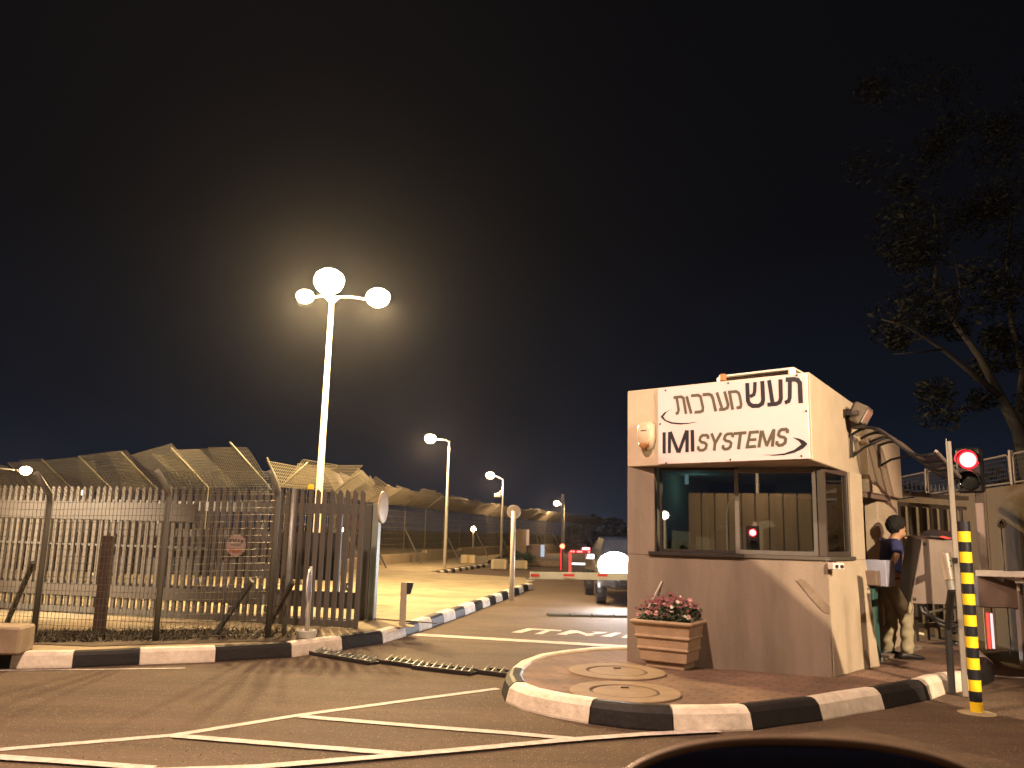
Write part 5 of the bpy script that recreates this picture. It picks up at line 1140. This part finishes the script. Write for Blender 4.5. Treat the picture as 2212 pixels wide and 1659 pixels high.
def pxbox(name, x0, x1, ytop, ybase, depth, m, label, cat, group=None, rot=0, z0=0, bev=.03):
    a_, b_ = G(x0, ybase, z0), G(x1, ybase, z0); Y = (a_.y+b_.y)/2; a_.y = b_.y = Y; zt = AT((x0+x1)/2, ytop, Y).z
    c = (a_+b_)/2 + Vector((0, depth/2, 0)); t = thing(name, label, cat, (c.x, c.y, z0), group)
    MB().box((c.x, c.y, (z0+zt)/2), (b_.x-a_.x, depth, zt-z0)).build('body', m, t, bevel=bev); return t, a_, b_, zt
JB = mat('jersey_block', (.42, .35, .22), .8, var=.15, scale=2); STR = mat('stripe_brown', (.30, .19, .06), .7)
t, a_, b_, zt = pxbox('concrete_planter', 994, 1027, 1199, 1218, .6, JB, 'pale concrete block with a brown middle stripe beyond the first lamp', 'concrete block', 'concrete blocks beyond the pavement', z0=.13)
MB().box(((a_.x+b_.x)/2, a_.y-.01, (zt+.13)/2), (.10, .02, zt-.15)).build('stripe', STR, t)
t, a_, b_, zt = pxbox('concrete_planter', 1060, 1094, 1208, 1230, .6, mat('jersey_dull', (.30, .26, .18), .8, var=.15, scale=2), 'dull concrete block at the end of the far striped kerb', 'concrete block', 'concrete blocks beyond the pavement')
for x in (a_.x+.06, b_.x-.06): MB().box((x, a_.y-.01, zt/2), (.10, .02, zt-.03)).build('stripe', JB, t)
t, a_, b_, zt = pxbox('concrete_planter', 1104, 1139, 1211, 1229, .6, mat('jersey_dull', (.30, .26, .18)), 'dull concrete block under the dark bush right of the round sign', 'concrete block', 'concrete blocks beyond the pavement')
MB().box((b_.x-.06, a_.y-.01, zt/2), (.10, .02, zt-.03)).build('stripe', JB, t)
t, a_, b_, zt = pxbox('low_wall', 1140, 1208, 1211, 1224, .4, mat('low_wall', (.20, .15, .11), .9, var=.3), 'long low brown wall under the far lamp', 'wall')
gh = thing('gatehouse', 'small beige block building far down the road behind the round sign', 'building', (0.4, 54, 0))
def ghb(x0, x1, y0, Y, d, m, nm):
    a_, b_ = AT(x0, 1200, Y), AT(x1, 1200, Y); zt = AT((x0+x1)/2, y0, Y).z; MB().box(((a_.x+b_.x)/2, Y+d/2, zt/2-.2), (b_.x-a_.x, d, zt+.4)).build(nm, m, gh, bevel=.02)
ghb(1103, 1137, 1143, 54, 3, mat('beige_wall', (.34, .26, .18), .85, var=.15), 'tower_block'); ghb(1137.5, 1176, 1177, 54.4, 3, mat('beige_low', (.22, .16, .13), .85, var=.15), 'low_block')
a_ = AT(1140, 1161, 53.9); MB().box(a_, (.18, .06, 1.0)).build('light_strip', mat('pale_strip', (.6, .5, .45), .6, emit=(.5, .4, .38), es=.25), gh)
a_ = AT(1172, 1191, 54.2); MB().box(a_, (.24, .06, .82)).build('lit_doorway', emis('lit_door', (.45, .52, .62), 1.1), gh)
# red portal in the lane
RYp = 33.0; pr = thing('lane_portal', 'dark steel portal edged with small red lights across the far lane', 'portal', G(1260, 1225))
pa0, pa1 = AT(1231, 1240, RYp), AT(1312, 1240, RYp); zt = AT(1270, 1192, RYp).z
for p in (pa0, pa1): MB().beam((p.x, p.y, 0), (p.x, p.y, zt), .12, .12).build('post', mat('portal_red', (.30, .05, .05), .4, emit=(1, .10, .10), es=.5), pr)
MB().beam((pa0.x, RYp, zt), (pa1.x, RYp, zt), .12, .14).build('beam', mat('portal_beam', (.12, .02, .02), .4, emit=(1, .03, .04), es=.22), pr)
for i, f_ in enumerate((.03, .09, .20, .25, .30, .50, .56, .62, .72, .77, .82)):
    MB().lathe([(0, -.03), (.035, 0), (0, .0)], (pa0.x + (pa1.x-pa0.x)*f_, RYp-.08, zt-.0), (0, 1, 0), 8).build('marker_light', emis('marker_red', (1, .12, .12), 6), pr)
for f_ in (.42, .98): MB().box((pa0.x + (pa1.x-pa0.x)*f_, RYp-.08, zt+.12), (.30, .08, .10)).build('top_light', emis('top_red', (1, .25, .25), 5), pr)
for f_ in (.45, .50): MB().beam((pa0.x + (pa1.x-pa0.x)*f_, RYp+.3, 0), (pa0.x + (pa1.x-pa0.x)*f_, RYp+.3, zt), .05, .05).build('mullion', POLE, pr)
MB().box((pa0.x + (pa1.x-pa0.x)*.30, RYp+.6, .33), (.62, .2, .07)).build('lower_bar', emis('white_bar', (1, .92, .92), 3), pr)
rs2 = G(1212, 1226, 0); rs2.y = 34; q6 = AT(1214.5, 1180, 34); t = thing('red_marker_post', 'black post with a red lamp and a red strip left of the portal', 'marker post', (q6.x, 34, 0))
MB().beam((q6.x, 34, 0), (q6.x, 34, q6.z+2.1), .10, .1).build('post', DARK, t); MB().lathe([(0, -.08), (.09, -.04), (.1, 0), (0, .02)], q6 - Vector((0, .06, 0)), (0, 1, 0), 12).build('lamp', emis('signal_red2', (1, .10, .05), 10), t); MB().box((q6.x-.05, 33.93, .5), (.05, .02, .9)).build('led_strip', emis('led_red2', (1, .03, .03), 1.5), t)

# =================================================================== VEGETATION
def leaf_cloud(name, m, centre_list, n, size, parent=None):
    mb = MB()
    for i in range(n):
        c, r = random.choice(centre_list); d_ = Vector((random.gauss(0, 1), random.gauss(0, 1), random.gauss(0, 1))).normalized()*r*random.random()**.45; d_.z *= .75; c = Vector(c) + d_
        a_ = Vector((random.gauss(0, 1), random.gauss(0, 1), random.gauss(0, 1))).normalized(); b_ = a_.orthogonal().normalized(); s_ = size*random.uniform(.5, 1.4)
        mb.add([c - a_*s_, c + b_*s_*.4, c + a_*s_, c - b_*s_*.4], [(0, 1, 2, 3)])
    return mb.build(name, m, parent)
tb_ = thing('eucalyptus_tree', 'large dark tree with pale forking limbs beyond the wall at the right', 'tree', (13.6, 21.5, 0))
TY = 21.5; tp = lambda x, y, dy=0: AT(x, y, TY+dy)
base = Vector((13.9, 21.5, -.1)); fork = tp(2162, 858)
limbs = [([base, Vector((13.75, 21.5, 1.8)), tp(2200, 930), fork], [.30, .24, .17, .13]),
 ([fork, tp(2117, 772), tp(2063, 698), tp(2018, 617), tp(2028, 528), tp(2015, 440)], [.12, .095, .075, .055, .04, .02]),
 ([fork, tp(2084, 793, -.4), tp(2036, 754, -.7), tp(1959, 704, -1), tp(1905, 690, -1.2)], [.09, .07, .055, .035, .015]),
 ([tp(2200, 930), tp(2209, 805, .5), tp(2185, 700, .8), tp(2175, 560, 1), tp(2190, 420, 1)], [.12, .09, .07, .05, .02]),
 ([tp(2063, 698), tp(2075, 620, .4), tp(2060, 540, .7)], [.05, .04, .015]), ([tp(2036, 754, -.7), tp(1980, 762, -1.2), tp(1930, 765, -1.5)], [.03, .02, .01])]
for pts, rr in limbs: MB().tube(pts, rr, 8).build('trunk' if rr[0] > .2 else 'limb', BARK, tb_, smooth=True)
cl = [(tuple(tp(x, y, random.uniform(-1.5, 2))), random.uniform(.5, 1.15)) for x, y in [(random.uniform(1880, 2330), random.uniform(180, 700)) for _ in range(46)]] + [(tuple(tp(x, y, random.uniform(-1, 2))), random.uniform(.35, .7)) for x, y in [(random.uniform(1900, 2260), random.uniform(700, 900)) for _ in range(14)]]
leaf_cloud('crown', TLEAF, cl, 15000, .10, tb_)
sb2 = thing('dark_shrubbery', 'dark trees massed behind the booth and the right wall', 'trees', (9.5, 24, 0))
cl = [((8.6 + i*.9 + random.uniform(-.4, .4), 24 + random.uniform(-1, 2), random.uniform(1.2, 3.6)), random.uniform(.9, 1.5)) for i in range(12)]
leaf_cloud('crown', TLEAF, cl, 9000, .12, sb2)
for i in range(4): MB().tube([(9.2+i*2.4, 24.5, 0), (9.3+i*2.4, 24.5, 2.5)], [.16, .1], 8).build('trunk', BARK, sb2)
bs = AT(1127, 1203, 37.2); bsh = thing('bush', 'dark rounded bush on the concrete block right of the round sign', 'bush', (bs.x, bs.y, .3))
leaf_cloud('foliage', LEAF, [(tuple(bs + Vector((random.uniform(-.45, .45), random.uniform(-.2, .2), random.uniform(-.15, .12)))), .26) for _ in range(9)], 2200, .035, bsh)
for k, (x, y, rr) in enumerate([(1200, 1190, .7), (1245, 1170, 1.6), (1275, 1163, 1.8), (1308, 1150, 1.9), (1335, 1157, 2.1), (1226, 1180, 1.2)]):
    Y = 75 + k*4; c = AT(x, y, Y); t = thing('distant_tree', ['low dark bush at the foot of the farthest lamp', 'dark tree just right of the farthest lamp', 'dark tree third from the booth on the horizon', 'tall dark tree second from the booth on the horizon', 'tall dark tree touching the booth edge on the horizon', 'small dark tree behind the farthest lamp'][k], 'tree', (c.x, c.y, -.1), 'dark trees on the horizon')
    MB().tube([(c.x, c.y, -.1), c], [.15, .08], 6).build('trunk', BARK, t)
    leaf_cloud('crown', TLEAF, [(tuple(c + Vector((random.uniform(-rr, rr)*.6, random.uniform(-rr, rr)*.6, random.uniform(-.8, .6)*rr))), rr*.5) for _ in range(8)], 2200, .22, t)

# =================================================================== thin air volume added to give the lamps a glow
hz = MB().box((0, 30, 24), (160, 200, 50.4)).build('glow_haze', DARK); hz['kind'] = 'stuff'
hm2 = bpy.data.materials.new('glow_air'); hm2.use_nodes = True; t_ = hm2.node_tree; t_.nodes.clear()
o_ = t_.nodes.new('ShaderNodeOutputMaterial'); pv = t_.nodes.new('ShaderNodeVolumePrincipled'); pv.inputs['Color'].default_value = (.86, .86, .98, 1); pv.inputs['Density'].default_value = GLOW_HAZE; pv.inputs['Anisotropy'].default_value = .86
t_.links.new(pv.outputs[0], o_.inputs['Volume']); hz.data.materials.clear(); hz.data.materials.append(hm2)

# =================================================================== CAR MIRROR at the bottom edge
cm = AT(1765, 1771, .80); sm = thing('wing_mirror', 'dark glossy car mirror with a tan rim at the bottom right edge', 'car mirror', cm)
n = 64; ea, eb_ = .190, .062; tiltv = Vector((0, -.86, .50)); xv = Vector((1, 0, -.0)); zv2 = Vector((0, .50, .86))
ell = lambda k, ka=1.0, kb=1.0, dd=0.0: cm + xv*(math.copysign(abs(math.cos(k))**.85, math.cos(k))*ea*ka) + zv2*(math.copysign(abs(math.sin(k))**.95, math.sin(k))*eb_*1.12*kb) + tiltv*dd
MB().tube([ell(2*math.pi*i/n) for i in range(n+1)], .0042, 10, caps=False).build('rim', mat('rim_tan', (.17, .12, .08), .45, .1), sm, smooth=True)
rings = [(1.0, 0), (.9, -.004), (.6, -.010), (.3, -.013), (.02, -.014)]; vs = [ell(2*math.pi*i/n, k, k, d_) for k, d_ in rings for i in range(n)]
MB().add(vs, [(r*n+i, r*n+(i+1) % n, (r+1)*n+(i+1) % n, (r+1)*n+i) for r in range(4) for i in range(n)]).build('glass', mat('mirror_glass', (.16, .16, .18), .05, .85), sm, smooth=True)
rings = [(1.0, 0), (.95, .03), (.7, .06), (.1, .075)]; vs = [ell(2*math.pi*i/n, k, k, -d_-.004) for k, d_ in rings for i in range(n)]
MB().add(vs, [(r*n+i, (r*n+(i+1) % n), (r+1)*n+(i+1) % n, (r+1)*n+i) for r in range(3) for i in range(n)]).build('shell', DARK, sm, smooth=True)
cam.dof.use_dof = True; cam.dof.focus_distance = 10.0; cam.dof.aperture_fstop = 6.5
